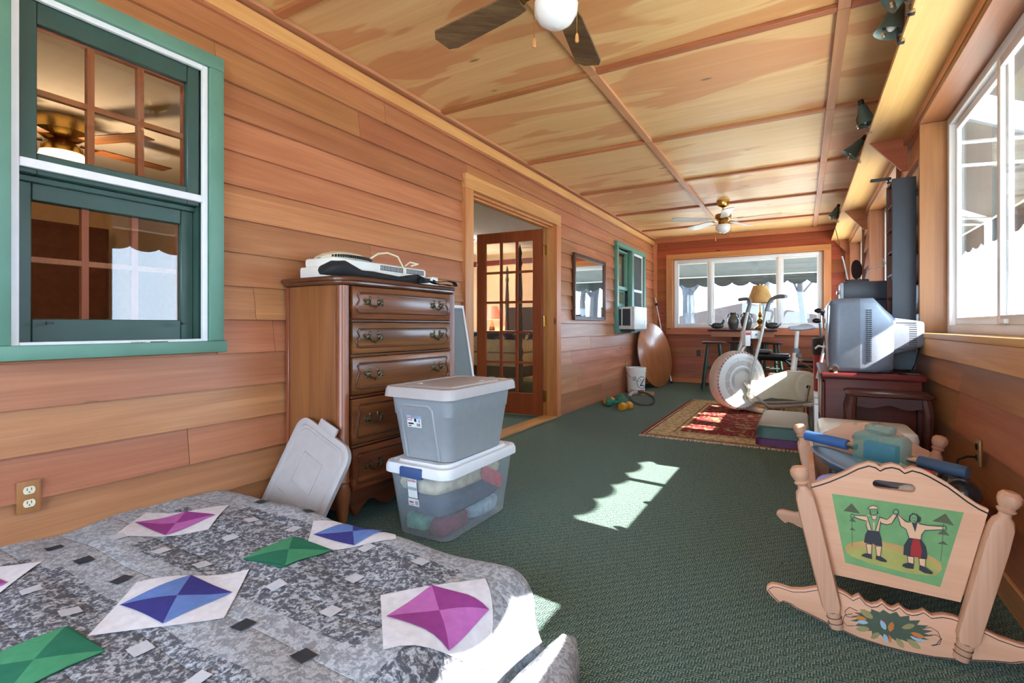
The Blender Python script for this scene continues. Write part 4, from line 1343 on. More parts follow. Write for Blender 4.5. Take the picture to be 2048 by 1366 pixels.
dumbbell((.50, 5.70), R(70), .12, .048, VY, 'yellow vinyl dumbbell in front of the green pair', 0)
dumbbell((.19, 6.02), R(80), .10, .045, VY, 'yellow vinyl dumbbell behind the green pair by the wall', 0)
ex = thing('exercise_hoop', 'grey and black resistance ring lying with the dumbbells', 'exercise ring', (.56, 6.17, 0))
TT = TR((0, 0, .075), (R(38), R(10), R(20)))
mb().tube([(.15 * math.cos(t), .11 * math.sin(t), 0) for t in [2 * pi * i / 28 for i in range(28)]], .014, 8, closed=True).build('ring', plain('grey_foam', (62, 66, 70), .6), ex, T=TT)
mb().tube([(.15 * math.cos(t), .11 * math.sin(t), 0) for t in [2.0 + 1.2 * i / 8 for i in range(9)]], .019, 8).build('pad', STEREOF, ex, T=TT)

# ------------------------------------------------------------ rug
def rug_mat():
    n = NT('oriental_rug')
    v = n.coord((1, 1, 1))
    sp = n.n('ShaderNodeSeparateXYZ')
    n.l(v, sp.inputs[0])
    hx, hy = .66, 1.22
    dx = n.math('SUBTRACT', hx, n.math('ABSOLUTE', sp.outputs[0]))
    dy = n.math('SUBTRACT', hy, n.math('ABSOLUTE', sp.outputs[1]))
    d = n.math('MINIMUM', dx, dy)
    vo = n.n('ShaderNodeTexVoronoi')
    n.l(v, vo.inputs['Vector'])
    vo.inputs['Scale'].default_value = 17
    vo2 = n.n('ShaderNodeTexVoronoi')
    n.l(v, vo2.inputs['Vector'])
    vo2.inputs['Scale'].default_value = 26
    vo2.distance = 'MANHATTAN'
    c1 = n.ramp(vo.outputs[0], [(.0, (206, 184, 140)), (.16, (66, 74, 74)), (.26, (142, 30, 42)), (.52, (120, 22, 36)), (.66, (176, 148, 104))], 'CONSTANT')
    c2 = n.ramp(vo2.outputs[0], [(.0, (214, 194, 150)), (.2, (140, 44, 48)), (.32, (196, 174, 132)), (.5, (78, 86, 78)), (.66, (206, 184, 142))], 'CONSTANT')
    field = n.mix(.35, c1, n.ramp(vo2.outputs[0], [(.0, (210, 180, 130)), (.22, (136, 26, 40)), (.6, (100, 20, 34)), (.75, (70, 70, 66))], 'CONSTANT'))
    nz = n.noise(v, 90, 2)
    bord = n.mix(.12, c2, n.mix(nz, lin((176, 150, 112)), lin((206, 184, 146))))
    col = n.mix(n.math('GREATER_THAN', d, .285), bord, field)
    for a, b, c in ((.0, .02, (140, 20, 44)), (.035, .05, (92, 84, 74)), (.085, .095, (190, 170, 130)), (.265, .285, (186, 160, 112)), (.24, .25, (110, 40, 44))):
        msk = n.math('MULTIPLY', n.math('GREATER_THAN', d, a), n.math('LESS_THAN', d, b))
        col = n.mix(msk, col, lin(c))
    n.base(col)
    n.set(.95, 0, .1)
    n.bump(nz, .3, .003)
    return n.m
rg = thing('oriental_rug', 'red and cream oriental rug with fringed ends on the carpet', 'rug', (1.675, 5.68, 0))
mb().grid(lambda u, v: (-.66 + 1.32 * u, -1.22 + 2.44 * v, .009 + .001 * math.sin(9 * u) * math.sin(23 * v)), 8, 16).box(-.66, .66, -1.22, 1.22, .0, .0075).build('rug_pile', rug_mat(), rg)
m = mb()
rngf = random.Random(2)
for s_ in (-1, 1):
    for i in range(150):
        x = -.66 + 1.32 * (i + .5) / 150
        l_ = rngf.uniform(.045, .07)
        sk = rngf.uniform(-.012, .012)
        y = s_ * 1.22
        m.add([(x - .004, y, .007), (x + .004, y, .007), (x + .003 + sk, y + s_ * l_, .003), (x - .003 + sk, y + s_ * l_, .003)], [(0, 1, 2, 3)])
m.build('fringe', plain('rug_fringe', (214, 204, 184), .95, var=.06), rg, kind='stuff')

# ------------------------------------------------------------ exercise bike
BKC = plain('bike_cream', (226, 220, 192), .35, var=.03)
BKW = plain('bike_white', (228, 228, 222), .4, var=.02)
BKG = plain('bike_grey_grip', (122, 124, 128), .6, var=.06)
BKP = plain('bike_tube_grey', (196, 194, 186), .35, .2, .03)
bike = thing('exercise_bike', 'cream exercise bike with fan wheel, lever handles and grey saddle standing on the rug', 'exercise bike', (1.64, 6.10, .010), math.atan2(.72, .69))
# local x: wheel -> saddle, local -y: side facing the camera
rings_p = [(.20, -.085), (.31, -.085), (.33, -.06), (.335, 0), (.33, .06), (.31, .085), (.20, .085)]
def lathe_y(prof, c, n=40):
    return mb().lathe(prof, c, n, axis='Y')
lathe_y([(.26, -.072), (.315, -.068), (.322, -.045), (.322, .045), (.315, .068), (.26, .072)], (0, 0, .36)).build('wheel_rim', plain('wheel_pinkish', (206, 180, 164), .5, var=.04), bike)
lathe_y([(.30, -.082), (.262, -.088), (.262, -.078), (.30, -.074)], (0, 0, .36)).build('cage_ring', BKW, bike)
m = mb()
for i in range(96):
    a = 2 * pi * i / 96
    ca, sa = math.cos(a), math.sin(a)
    m.tube([(.295 * ca, -.078, .36 + .295 * sa), (.318 * ca, -.066, .36 + .318 * sa), (.325 * ca, -.03, .36 + .325 * sa)], .0022, 4)
m.build('cage_wires', plain('cage_wire', (214, 206, 200), .4), bike, kind='stuff')
m = mb()
for i in range(96):
    if i % 2:
        continue
    a = 2 * pi * (i + .5) / 96
    ca, sa = math.cos(a), math.sin(a)
    m.box(-.0045, .0045, -.0745, -.07, .292, .314, T=Matrix.Translation((0, 0, .36)) @ Matrix.Rotation(a, 4, 'Y'))
m.build('red_fan_vanes', plain('fan_red', (176, 70, 60), .5), bike, kind='stuff')
lathe_y([(.262, -.080), (.20, -.083), (.155, -.083)], (0, 0, .36), 40).build('fan_guard', plain('fan_guard_grey', (196, 188, 180), .5, var=.03), bike)
lathe_y([(.165, -.085), (.15, -.090), (.14, -.085)], (0, 0, .36)).build('inner_ring', BKW, bike)
lathe_y([(.14, -.083), (.05, -.088), (.001, -.09)], (0, 0, .36), 28).build('hub_disc', plain('hub_grey', (206, 200, 190), .5, var=.03), bike)
for i in range(14):
    a = 2 * pi * i / 14
    mb().cyl((.15 * math.cos(a), -.087, .36 + .15 * math.sin(a)), (.265 * math.cos(a), -.083, .36 + .265 * math.sin(a)), .0035, n=5).build('spoke', BKW, bike)
lathe_y([(.29, .076), (.001, .085)], (0, 0, .36)).build('far_guard', BKW, bike)
# chain housing from wheel hub to pedal disc
cx_, cz_ = .84, .27
pts = []
for i in range(13):
    t = pi / 2 + pi * i / 12
    pts.append((.06 * math.cos(t) * .8 + .02, .12 + .06 * math.sin(t)))
hull = [(.10, .39), (.04, .20), (.10, .12), (.35, .16), (.62, .13)]
for i in range(15):
    t = -pi * .62 + pi * 1.12 * i / 14
    hull.append((cx_ + .175 * math.cos(t), cz_ + .175 * math.sin(t)))
hull += [(.6, .46), (.36, .41), (.18, .34)]
mb().prism(hull, -.135, -.09, 'Y').build('chain_housing', BKC, bike, .012, 3)
lathe_y([(.165, -.137), (.15, -.145), (.12, -.146), (.118, -.142), (.06, -.146), (.001, -.147)], (cx_, 0, cz_), 32).build('pedal_disc', BKC, bike)
hull2 = [(p[0], p[1]) for p in hull]
mb().prism([(.5, .13), (cx_ + .1, .15), (cx_ + .1, .4), (.5, .42)], -.085, .085, 'Y').build('rear_body', BKC, bike, .02, 2)
# crank and pedal
mb().rbox(cx_ - .012, cx_ + .012, -.17, -.15, cz_ - .19, cz_ + .02, .005, T=Matrix.Translation((cx_, 0, cz_)) @ Matrix.Rotation(R(14), 4, 'Y') @ Matrix.Translation((-cx_, 0, -cz_))).build('crank', CHROME, bike)
mb().rbox(cx_ - .10, cx_ + .02, -.27, -.17, cz_ - .205, cz_ - .18, .008).build('pedal', BKP, bike)
mb().cyl((cx_, -.16, cz_), (cx_, -.14, cz_), .022, n=14).build('crank_bolt', BLACK, bike)
# frame rails and stabilisers
mb().tube([(.0, -.12, .36), (.12, -.13, .20), (.3, -.13, .075), (.62, -.11, .06), (1.2, -.06, .055)], .018, 8).build('side_rail', BKP, bike)
mb().tube([(.0, .12, .36), (.12, .13, .20), (.3, .13, .075), (.62, .11, .06), (1.2, .06, .055)], .018, 8).build('side_rail', BKP, bike)
for x, w_ in ((.17, .25), (1.2, .24)):
    st = mb().cyl((x, -w_, .036), (x, w_, .036), .030, n=14).build('stabiliser', plain('stabiliser_tan', (202, 172, 146), .4), bike)
    for s_ in (-1, 1):
        mb().lathe([(.03, -.02), (.036, -.018), (.036, .02), (.026, .024), (.001, .024)], (x, 0, .036), 16, axis='Y', T=Matrix.Translation((0, s_ * w_, 0)) if s_ > 0 else Matrix.Translation((0, -w_, 0)) @ Matrix.Translation((x, 0, 0)) @ Matrix.Rotation(pi, 4, 'Z') @ Matrix.Translation((-x, 0, 0))).build('end_cap', BKG, st)
mb().box(.14, .22, -.04, .04, .05, .17).build('front_bracket', BKP, bike)
# seat
mb().cyl((cx_ - .06, 0, .40), (cx_ - .02, 0, .68), .032, .030, 14).build('seat_tube', BKW, bike)
mb().cyl((cx_ - .02, 0, .66), (cx_ + .0, 0, .90), .022, n=12).build('seat_post', BKW, bike)
mb().cyl((cx_ - .022, 0, .645), (cx_ - .015, 0, .70), .036, n=14).build('collar', BKG, bike)
mb().cyl((cx_ - .03, -.03, .62), (cx_ - .03, -.075, .62), .024, n=12).build('adjusting_knob', BKG, bike)
rings = []
for x, w_, h_ in ((-.13, .012, .02), (-.12, .025, .03), (-.04, .045, .038), (.03, .08, .045), (.09, .115, .05), (.13, .12, .045), (.155, .09, .035), (.16, .03, .012)):
    rings.append([(cx_ + .01 + x, w_ * math.cos(a), .925 + h_ * (math.sin(a) if math.sin(a) > 0 else .5 * math.sin(a)) + (.012 if x > .05 else 0)) for a in [2 * pi * k / 16 for k in range(16)]])
mb().loft(rings).build('saddle', plain('saddle_grey', (170, 176, 184), .35, var=.03), bike, ang=70)
# levers
for s_, top in ((-1, 1.25), (1, 1.27)):
    y = s_ * .135
    lv = mb().tube([(.06, y, .22), (.10, y, .5), (.20, y * 1.05, .85), (.27, y * 1.05, 1.12)], .017, 10).build('lever', BKP, bike)
    mb().tube([(.27, y * 1.05, 1.12), (.30, y * 1.06, 1.20), (.32, y * 1.2, 1.25), (.33, y * 1.55, 1.275), (.335, y * 2.0, 1.28), (.335, y * 2.6, 1.275)], .022, 10).build('grip', BKG, lv)
mb().cyl((.02, 0, .62), (.16, 0, .83), .022, n=10).build('console_post', BKP, bike)
cn = mb().rbox(.10, .22, -.11, .06, .82, .91, .012, T=Matrix.Rotation(0, 4, 'Y')).build('console', BKW, bike)
mb().rbox(.03, .10, -.10, -.04, .74, .90, .008).build('console_bracket', BKW, bike)
mb().cyl((.16, -.112, .865), (.16, -.12, .865), .012, n=10).build('knob', BKG, cn)
mb().box(.035, .095, -.1015, -.1, .86, .89).build('red_sticker', RED, bike)

# ------------------------------------------------------------ aerobic step
sp_ = thing('aerobic_step', 'grey topped aerobic step with green sides on the edge of the rug', 'exercise step', (2.14, 4.92, .011))
PUR = plain('step_purple', (92, 38, 84), .5, var=.06)
m = rr_loft(mb(), [(0, 0, .40, .84, .05, 0), (0, 0, .40, .84, .05, .055), (0, 0, .385, .83, .05, .06)])
m.build('riser', PUR, sp_)
m = rr_loft(mb(), [(0, 0, .385, .83, .06, .061), (0, 0, .38, .82, .06, .14), (0, 0, .35, .79, .06, .155)])
m.build('platform', plain('step_green', (62, 92, 84), .5, var=.05), sp_)
m = rr_loft(mb(), [(0, 0, .352, .792, .06, .1555), (0, 0, .34, .78, .06, .168), (0, 0, .32, .76, .06, .171)])
m.build('top_mat', plain('step_top_grey', (168, 168, 156), .6, var=.04, scale=60), sp_)

# ------------------------------------------------------------ console table, lamp, jugs and birds under the end window
ct = thing('console_table', 'narrow reddish console table under the end window', 'table', (1.46, 8.66, 0))
mb().rbox(-.49, .49, -.19, .19, .885, .92, .008).build('top', CHERRY2, ct)
mb().box(-.44, .44, -.15, .15, .80, .885).build('apron', wood('console_apron', (150, 74, 40), (180, 104, 62), 'X', .4, knots=False), ct)
for x in (-.12, .12):
    mb().rbox(x - .03, x + .03, -.03, .03, .02, .80, .006).build('pedestal', CHERRY2, ct)
mb().rbox(-.30, .30, -.14, .14, 0, .03, .008).build('foot', CHERRY2, ct)
tl = thing('table_lamp', 'brass table lamp with worn pleated tan shade on the console table', 'lamp', (1.71, 8.64, .92))
mb().lathe([(.085, 0), (.09, .012), (.075, .03), (.03, .055), (.022, .075), (.045, .11), (.05, .135), (.02, .165), (.018, .185), (.036, .215), (.028, .25), (.012, .275), (.010, .42)], n=24).build('base', BRASS, tl)
def shade(n=72):
    rings = []
    for r_, z in ((.195, .405), (.195, .415), (.185, .43), (.10, .66), (.098, .675), (.096, .672), (.183, .428)):
        rings.append([((r_ + (.003 if i % 2 else 0)) * math.cos(2 * pi * i / n), (r_ + (.003 if i % 2 else 0)) * math.sin(2 * pi * i / n), z) for i in range(n)])
    return mb().loft(rings, False, False)
shade().build('shade', plain('pleated_tan_shade', (190, 150, 92), .8, var=.12, scale=9), tl)
mb().cyl((0, 0, .42), (0, 0, .70), .004, n=6).build('harp', BRASS, tl)
STONE = plain('stoneware_brown', (82, 76, 68), .35, var=.2, scale=12)
def jug(x, label):
    j = thing('stoneware_jug', label, 'jug', (x, 8.62, .92), R(0), 'stoneware jugs on the console table')
    mb().lathe([(.05, 0), (.06, .01), (.085, .10), (.088, .15), (.06, .205), (.045, .225), (.052, .245), (.056, .26), (.05, .26), (.04, .23), (.001, .2)], n=24, c1=False).build('jug_body', STONE, j)
    for s_ in (-1, 1):
        mb().tube([(s_ * (.050 + .028 * math.sin(t)), 0, .185 + .03 * math.cos(t) + .02) for t in [pi * i / 8 for i in range(9)]], .008, 6).build('handle', STONE, j)
jug(1.33, 'brown two handled stoneware jug left of its twin')
jug(1.52, 'brown two handled stoneware jug next to the lamp')
BIRD = plain('bird_glaze', (52, 58, 54), .25, var=.35, scale=25)
def bird(x, rz, label):
    b_ = thing('bird_figurine', label, 'figurine', (x, 8.58, .92), rz, 'bird figurines on the console table')
    mb().ell((0, 0, .055), (.095, .05, .052), 16, 10).build('body', BIRD, b_)
    mb().tube([(.06, 0, .07), (.085, 0, .11), (.095, 0, .14), (.11, 0, .15)], [.028, .02, .018, .012], 8).build('neck_and_head', BIRD, b_)
    mb().prism([(-.08, .06), (-.125, .10), (-.11, .05)], -.02, .02, 'Y').build('tail', BIRD, b_)
bird(1.10, 0, 'dark glazed bird figurine at the left end of the console table')
bird(1.88, R(180), 'dark glazed bird figurine behind the brass lamp')

# ------------------------------------------------------------ bar stools
def stool(loc, label, rz):
    s_ = thing('bar_stool', label, 'stool', (loc[0], loc[1], 0), rz, 'green legged bar stools')
    mb().lathe([(.001, .705), (.15, .705), (.165, .712), (.168, .725), (.16, .738), (.001, .742)], n=28).build('seat', CHERRY2, s_)
    ft = []
    for k in range(4):
        a = pi / 4 + k * pi / 2
        p0 = Vector((.11 * math.cos(a), .11 * math.sin(a), .706))
        p1 = Vector((.215 * math.cos(a), .215 * math.sin(a), 0.002))
        ft.append((p0, p1))
        mb().tube([p0, p0.lerp(p1, .5), p1], [.017, .021, .016], 10).build('leg', STOOLG, s_)
    for k in range(4):
        for t in ((.42, .80) if k % 2 else (.50, .86)):
            mb().cyl(ft[k][0].lerp(ft[k][1], t), ft[(k + 1) % 4][0].lerp(ft[(k + 1) % 4][1], t), .010, n=8).build('rung', STOOLG, s_)
    return s_
st0 = stool((1.13, 7.98), 'green legged bar stool standing left of the bike', R(12))
for x, y, lb, rz in ((1.46, 8.26, 'green legged bar stool half hidden behind the bike wheel', R(35)), (1.87, 8.24, 'green legged bar stool behind the bike lever under the table lamp', R(20))):
    c = copy_tree(st0)
    c.location = (x, y, 0)
    c.rotation_euler = (0, 0, rz)
    c['label'] = lb
og = thing('orange_ball', 'small orange ball on the carpet behind the stool', 'ball', (1.12, 8.50, 0))
mb().ell((0, 0, .055), (.055, .055, .055), 18, 12).build('ball_body', plain('orange_rubber', (224, 96, 32), .4), og)
mb().tube([(.0555 * math.cos(t), .0555 * math.sin(t), .055) for t in [2 * pi * i / 28 for i in range(28)]], .0015, 5, closed=True).build('seam', BLACK, og)

# ------------------------------------------------------------ weight bench
wb_ = thing('weight_bench', 'black padded weight bench with dark steel frame behind the bike', 'weight bench', (2.12, 7.62, 0))
mb().rbox(-.42, .02, -.14, .14, .54, .60, .025, 3).build('seat_pad', BLACK, wb_)
mb().rbox(-.42, -.20, -.13, .13, .61, .65, .018, 2).build('head_pad', plain('grey_pad', (88, 92, 98), .5), wb_)
STEEL = plain('dark_steel', (58, 60, 64), .4, .6, .05)
for nm, a_, b_ in (('frame_bar', (-.35, 0, .53), (.45, 0, .50)), ('frame_bar', (-.05, 0, .52), (.48, 0, .03)), ('frame_bar', (-.02, 0, .45), (.47, 0, .44)), ('leg', (-.35, 0, .53), (-.38, 0, .03)), ('leg', (.45, 0, .50), (.48, 0, .03))):
    mb().cyl(a_, b_, .022, n=8).build(nm, STEEL, wb_)
for x in (-.38, .48):
    mb().cyl((x, -.2, .024), (x, .2, .024), .024, n=8).build('foot', STEEL, wb_)
for a_, b_ in (((.0, -.1, .60), (.35, -.12, .36)), ((.02, .1, .5), (.4, .1, .25))):
    mb().cyl(a_, b_, .009, n=6).build('rod', CHROME, wb_)
# ------------------------------------------------------------ ceiling fans
def fan(loc, rz, blade_mat, label, globe_ribs=False):
    f = thing('ceiling_fan', label, 'ceiling fan', loc, rz, 'ceiling fans over the sunroom')
    mb().lathe([(.072, 2.519), (.075, 2.495), (.06, 2.455), (.03, 2.44), (.02, 2.435)], n=24).build('canopy', BRASS, f)
    mb().cyl((0, 0, 2.36), (0, 0, 2.44), .011, n=10).build('downrod', BRASS, f)
    mb().lathe([(.03, 2.365), (.088, 2.355), (.092, 2.345), (.092, 2.315), (.08, 2.305)], n=28).build('motor_housing', wood('fan_motor_band', (150, 92, 48), (176, 118, 66), 'Z', .4, knots=False), f)
    mb().lathe([(.08, 2.305), (.085, 2.30), (.07, 2.28), (.055, 2.272), (.055, 2.25), (.062, 2.235), (.04, 2.233)], n=28).build('light_fitting', BRASS, f)
    mb().lathe([(.055, 2.236), (.078, 2.228), (.086, 2.205), (.08, 2.175), (.06, 2.145), (.03, 2.128), (.001, 2.124)], n=28, c1=False).build('glass_globe', OPAL, f)
    for k in range(5):
        Tz = Matrix.Rotation(R(72 * k), 4, 'Z') @ Matrix.Translation((0, 0, 2.29)) @ Matrix.Rotation(R(11), 4, 'X')
        out = [(.17, -.045), (.22, -.054), (.58, -.066), (.625, -.05), (.635, .03), (.60, .066), (.22, .054), (.17, .045)]
        bl = mb().prism(out, -.004, .004, 'Z').build('blade', blade_mat, f, .002, 1, T=Tz)
        m = mb().prism([(.06, -.012), (.15, -.016), (.20, -.036), (.23, 0), (.20, .036), (.15, .016), (.06, .012)], .0045, .009, 'Z')
        m.build('blade_arm', BRASS, bl, T=Tz)
    for a, l_ in ((R(200), .17), (R(20), .12)):
        x, y = .088 * math.cos(a), .088 * math.sin(a)
        c = mb().tube([(x * .7, y * .7, 2.262), (x * .98, y * .98, 2.255), (x, y, 2.24), (x, y, 2.24 - l_)], .0016, 6).build('pull_chain', BRASS, f)
        mb().lathe([(.002, 0), (.006, -.008), (.0075, -.03), (.005, -.036)], (x, y, 2.24 - l_), 10).build('pull_knob', PINE_Z, c)
    return f
fan((1.455, 1.74, -.02), R(171.5 - 144), OAKBLADE, 'near ceiling fan with dark wood grain blades and white globe')
fan((1.435, 6.62, -.02), R(-6), plain('glare_fan_blade', (196, 188, 176), .3, var=.03), 'far ceiling fan with brass motor and glare whitened blades near the end window')  # white glare on the far blades is painted into their colour

# ------------------------------------------------------------ high shelf on the window wall
SHELFW = wood('shelf_pine', (206, 156, 92), (228, 184, 122), 'Y', .5, var=.05, knots=True)
sh = thing('wall_shelf', 'long pine shelf on triangular brackets high on the window wall', 'shelf', (2.78, 3.6, 2.23))
mb().box(2.652, 2.874, -1.7, 8.94, 2.252, 2.275).build('shelf_board', SHELFW, sh, .002, 1, T=W(sh))
mb().box(2.868, 2.893, -1.7, 8.94, 2.20, 2.2515).build('ledger', PINE_Y, sh, T=W(sh))
for y in (-1.0, 1.85, 4.32, 6.73, 8.90):
    mb().prism([(2.68, 2.2515), (2.868, 2.2515), (2.868, 2.2), (2.892, 2.199), (2.892, 2.03), (2.86, 2.03)], y - .01, y + .01, 'Y').build('bracket', wood('bracket_wood', (156, 84, 44), (188, 116, 68), 'X', .45, var=.05, knots=False), sh, T=W(sh))
PAILG = plain('grey_green_enamel', (84, 104, 96), .35, .1, .08, 10)
def clip_lamp(y, tilt, label):
    c = thing('clip_lamp', label, 'lamp', (2.652, y, 2.275), 0, 'clip lamps along the shelf edge')
    TT = TR((-.028, 0, .075), (0, R(tilt), 0))
    mb().lathe([(.018, .075), (.028, .06), (.036, .02), (.058, -.055), (.062, -.06), (.055, -.055), (.033, .018)], n=20, c1=False, c0=False).build('shade', PAILG, c, T=TT)
    mb().ell((0, 0, -.02), (.022, .022, .032), 12, 8).build('bulb', OPAL, c, T=TT)
    mb().cyl((0, 0, .06), (0, 0, .11), .018, n=12).build('socket', BLACK, c, T=TT)
    mb().box(-.012, .07, -.014, .014, .0005, .012).build('clamp', CHROME, c)
    mb().box(-.012, .012, -.014, .014, -.038, -.026).build('clamp_jaw', CHROME, c)
    mb().box(-.018, -.010, -.012, .012, -.038, .06).build('clamp_stem', CHROME, c)
    mb().tube([(-.06, .0, .10), (-.075, -.03, .05), (-.07, -.055, .01)], .003, 5).build('switch_cord', BLACK, c)
    mb().lathe([(.004, 0), (.008, .008), (.008, .022), (.003, .03)], (-.07, -.055, -.02), 8).build('switch', CHROME, c)
clip_lamp(2.58, 60, 'grey green clip lamp on the shelf edge nearest the camera')
clip_lamp(2.82, 15, 'grey green clip lamp second from the camera on the shelf edge')
clip_lamp(4.02, -12, 'grey green clip lamp above the media tower on the shelf edge')
clip_lamp(4.72, 40, 'small clip lamp just past the first shelf bracket')
clip_lamp(7.30, 20, 'clip lamp at the far end of the shelf')

# ------------------------------------------------------------ television stand and set
ts = thing('tv_stand', 'dark cherry television stand against the window wall', 'tv stand', (2.60, 3.93, 0))
T = W(ts)
mb().box(2.385, 2.83, 3.465, 4.385, .03, .665).build('carcass', CHERRY, ts, .004, 2, T=T)
mb().rbox(2.36, 2.85, 3.44, 4.41, .665, .70, .012, 3).build('top', CHERRY, ts, T=T)
mb().box(2.40, 2.815, 3.48, 4.37, 0, .03).build('plinth', CHERRY, ts, T=T)
for y0, y1 in ((3.49, 3.92), (3.94, 4.37)):
    d = mb().box(2.370, 2.385, y0, y1, .06, .64).build('cabinet_door', CHERRY, ts, .004, 2, T=T)
    mb().ell((2.362, (y1 - .04) if y0 < 3.6 else (y0 + .04), .38), (.009, .009, .009), 10, 6).build('door_knob', BRASS, d, T=T)

tv = thing('television', 'bulky grey tube television on the cherry stand with its back to the windows', 'television', (2.60, 3.75, .70))
def sec(x, y0, y1, z0, z1, r):
    return [(x, y, z) for y, z in rrect(y1 - y0, z1 - z0, r, 4, (y0 + y1) / 2, (z0 + z1) / 2)]
# local: x from screen (-) to tube (+); centre y 0
secs = [(-.195, -.255, .255, .02, .40, .03), (-.18, -.275, .275, .005, .425, .03), (-.14, -.278, .278, .001, .43, .03), (-.045, -.275, .275, .001, .432, .03)]
m = mb().loft([sec(*q) for q in secs])
m.build('front_cabinet', TVGREY, tv, ang=50)
secs = [(-.045, -.268, .268, .003, .43, .03), (.02, -.262, .262, .003, .43, .035), (.045, -.252, .252, .003, .405, .05), (.085, -.232, .232, .003, .36, .06), (.115, -.205, .205, .003, .332, .05), (.125, -.16, .16, .10, .318, .04), (.25, -.13, .13, .145, .298, .03), (.268, -.12, .12, .155, .292, .03)]
m = mb().loft([sec(*q) for q in secs])
sb_ = m.build('rear_shell', TVLIGHT, tv, ang=50)
m = mb().rbox(-.19, .11, -.22, .22, .0, .02, .006)
m.build('base_rim', BLACK, tv)
m = mb()
for j in range(2):
    for i in range(26):
        x = -.018 + j * .016
        m.box(x, x + .012, -.2695, -.262, .07 + i * .0115, .0755 + i * .0115)
m.build('side_vents', TVDARK, tv, kind='stuff')
m = mb()
for i in range(13):
    z = .135 + i * .0125
    m.box(.135, .235, -.1565 + .0, -.13, z, z + .006, T=Matrix.Translation((.135, -.157, 0)) @ Matrix.Rotation(R(12.5), 4, 'Z') @ Matrix.Translation((-.135, .157, 0)))
m.build('rear_vents', plain('vent_grey', (58, 60, 64), .5), tv, kind='stuff')
mb().rbox(-.202, -.188, -.235, .235, .045, .385, .004).build('screen', SCREENTV, tv)
mb().tube([(-.197, -.255, .03), (-.205, -.262, .2), (-.197, -.258, .39)], .010, 8).build('bezel_strip', CHROME, tv)
mb().tube([(.26, -.05, .16), (.23, -.10, .05), (.2, -.16, .008), (.14, -.22, .006), (.17, -.26, .006), (.225, -.27, .006)], .004, 6).build('power_cord', BLACK, tv)
mb().cyl((-.18, -.27, .02), (-.165, -.29, .02), .02, n=12).build('front_knob', CHROME, tv)

so = thing('speaker_box', 'dark stereo speaker box standing behind the television', 'speaker', (2.645, 4.22, .70))
mb().rbox(-.125, .135, -.05, .16, 0, .45, .004).build('cabinet', STEREO, so)
mb().box(-.135, -.125, -.045, .155, .01, .44).build('front_panel', STEREOF, so)
mb().box(-.1365, -.1355, -.02, .12, .05, .35).build('grille_cloth', BLACK, so)
rc = thing('cassette_deck', 'slim dark stereo deck with silver front on top of the speaker box', 'stereo', (2.645, 4.22, 1.15))
mb().rbox(-.125, .135, -.05, .16, .002, .125, .004).build('cabinet', STEREO, rc)
mb().rbox(-.145, -.125, -.045, .155, .006, .12, .004).build('front_panel', STEREOF, rc)
mb().box(-.147, -.144, -.03, .06, .03, .075).build('display', BLACK, rc)
for y in (.09, .125):
    mb().cyl((-.16, y, .06), (-.145, y, .06), .012, n=12).build('knob', CHROME, rc)
an = thing('rabbit_ear_antenna', 'rabbit ear antenna with black loop disc on top of the stereo deck', 'antenna', (2.60, 4.26, 1.275))
mb().rbox(-.07, .07, -.03, .03, 0, .02, .006).build('base', BLACK, an)
mb().lathe([(.065, -.004), (.07, 0), (.065, .004)], (.0, 0, .09), 28, axis='Y', T=Matrix.Rotation(R(58), 4, 'Z')).build('loop_disc', BLACK, an)
mb().cyl((0, 0, .01), (0, 0, .02), .02, n=10).build('swivel', CHROME, an)
mb().tube([(-.05, 0, .02), (-.075, 0, .15), (-.085, 0, .19)], .005, 6).build('rod_sleeve', ALU, an)
mb().tube([(-.085, 0, .19), (-.135, .01, .44)], .0022, 5).build('left_rod', CHROME, an)
mb().tube([(.10, .02, .10), (.16, .02, .11), (.15, .02, .16), (.185, .02, .09), (.21, .02, .02)], .004, 5).build('right_rod', ALU, an)
mb().tube([(.05, .01, .02), (.07, .02, .08), (.10, .02, .10)], .004, 5).build('right_stub', ALU, an)

mt = thing('media_tower', 'tall narrow dark media tower standing on the stand behind the television', 'shelf tower', (2.815, 4.03, .70))
# side panels face the camera; open front faces the room
for y0, y1 in ((-.125, -.11), (.11, .125)):
    mb().box(-.06, .06, y0, y1, 0, 1.19).build('side_panel', NAVY, mt, .002, 1)
mb().box(.052, .06, -.11, .11, 0, 1.19).build('back_panel', NAVY, mt)
INNERW = wood('tower_inner', (84, 46, 30), (116, 68, 44), 'Z', .5, knots=False)
for y in (-.11, .104):
    mb().box(-.058, .05, y, y + .006, .01, 1.18).build('inner_lining', INNERW, mt)
for k in range(9):
    mb().box(-.056, .05, -.104, .104, .0 + k * .147, .012 + k * .147).build('shelf', INNERW, mt)
cla = thing('desk_clip_lamp', 'small black clip lamp on the front edge of the media tower', 'lamp', (2.755, 4.03, 1.892))
mb().cyl((0, 0, 0), (-.005, 0, .022), .004, n=6).build('stem', BLACK, cla)
mb().rbox(-.10, .012, -.02, .02, .02, .036, .006).build('lamp_head', BLACK, cla)
mb().box(-.012, .03, -.016, .016, .0, .006).build('clip', BLACK, cla)
mb().tube([(-.006, -.021, .01), (-.012, -.022, -.12), (-.008, -.021, -.26)], .002, 5).build('cord', BLACK, cla)

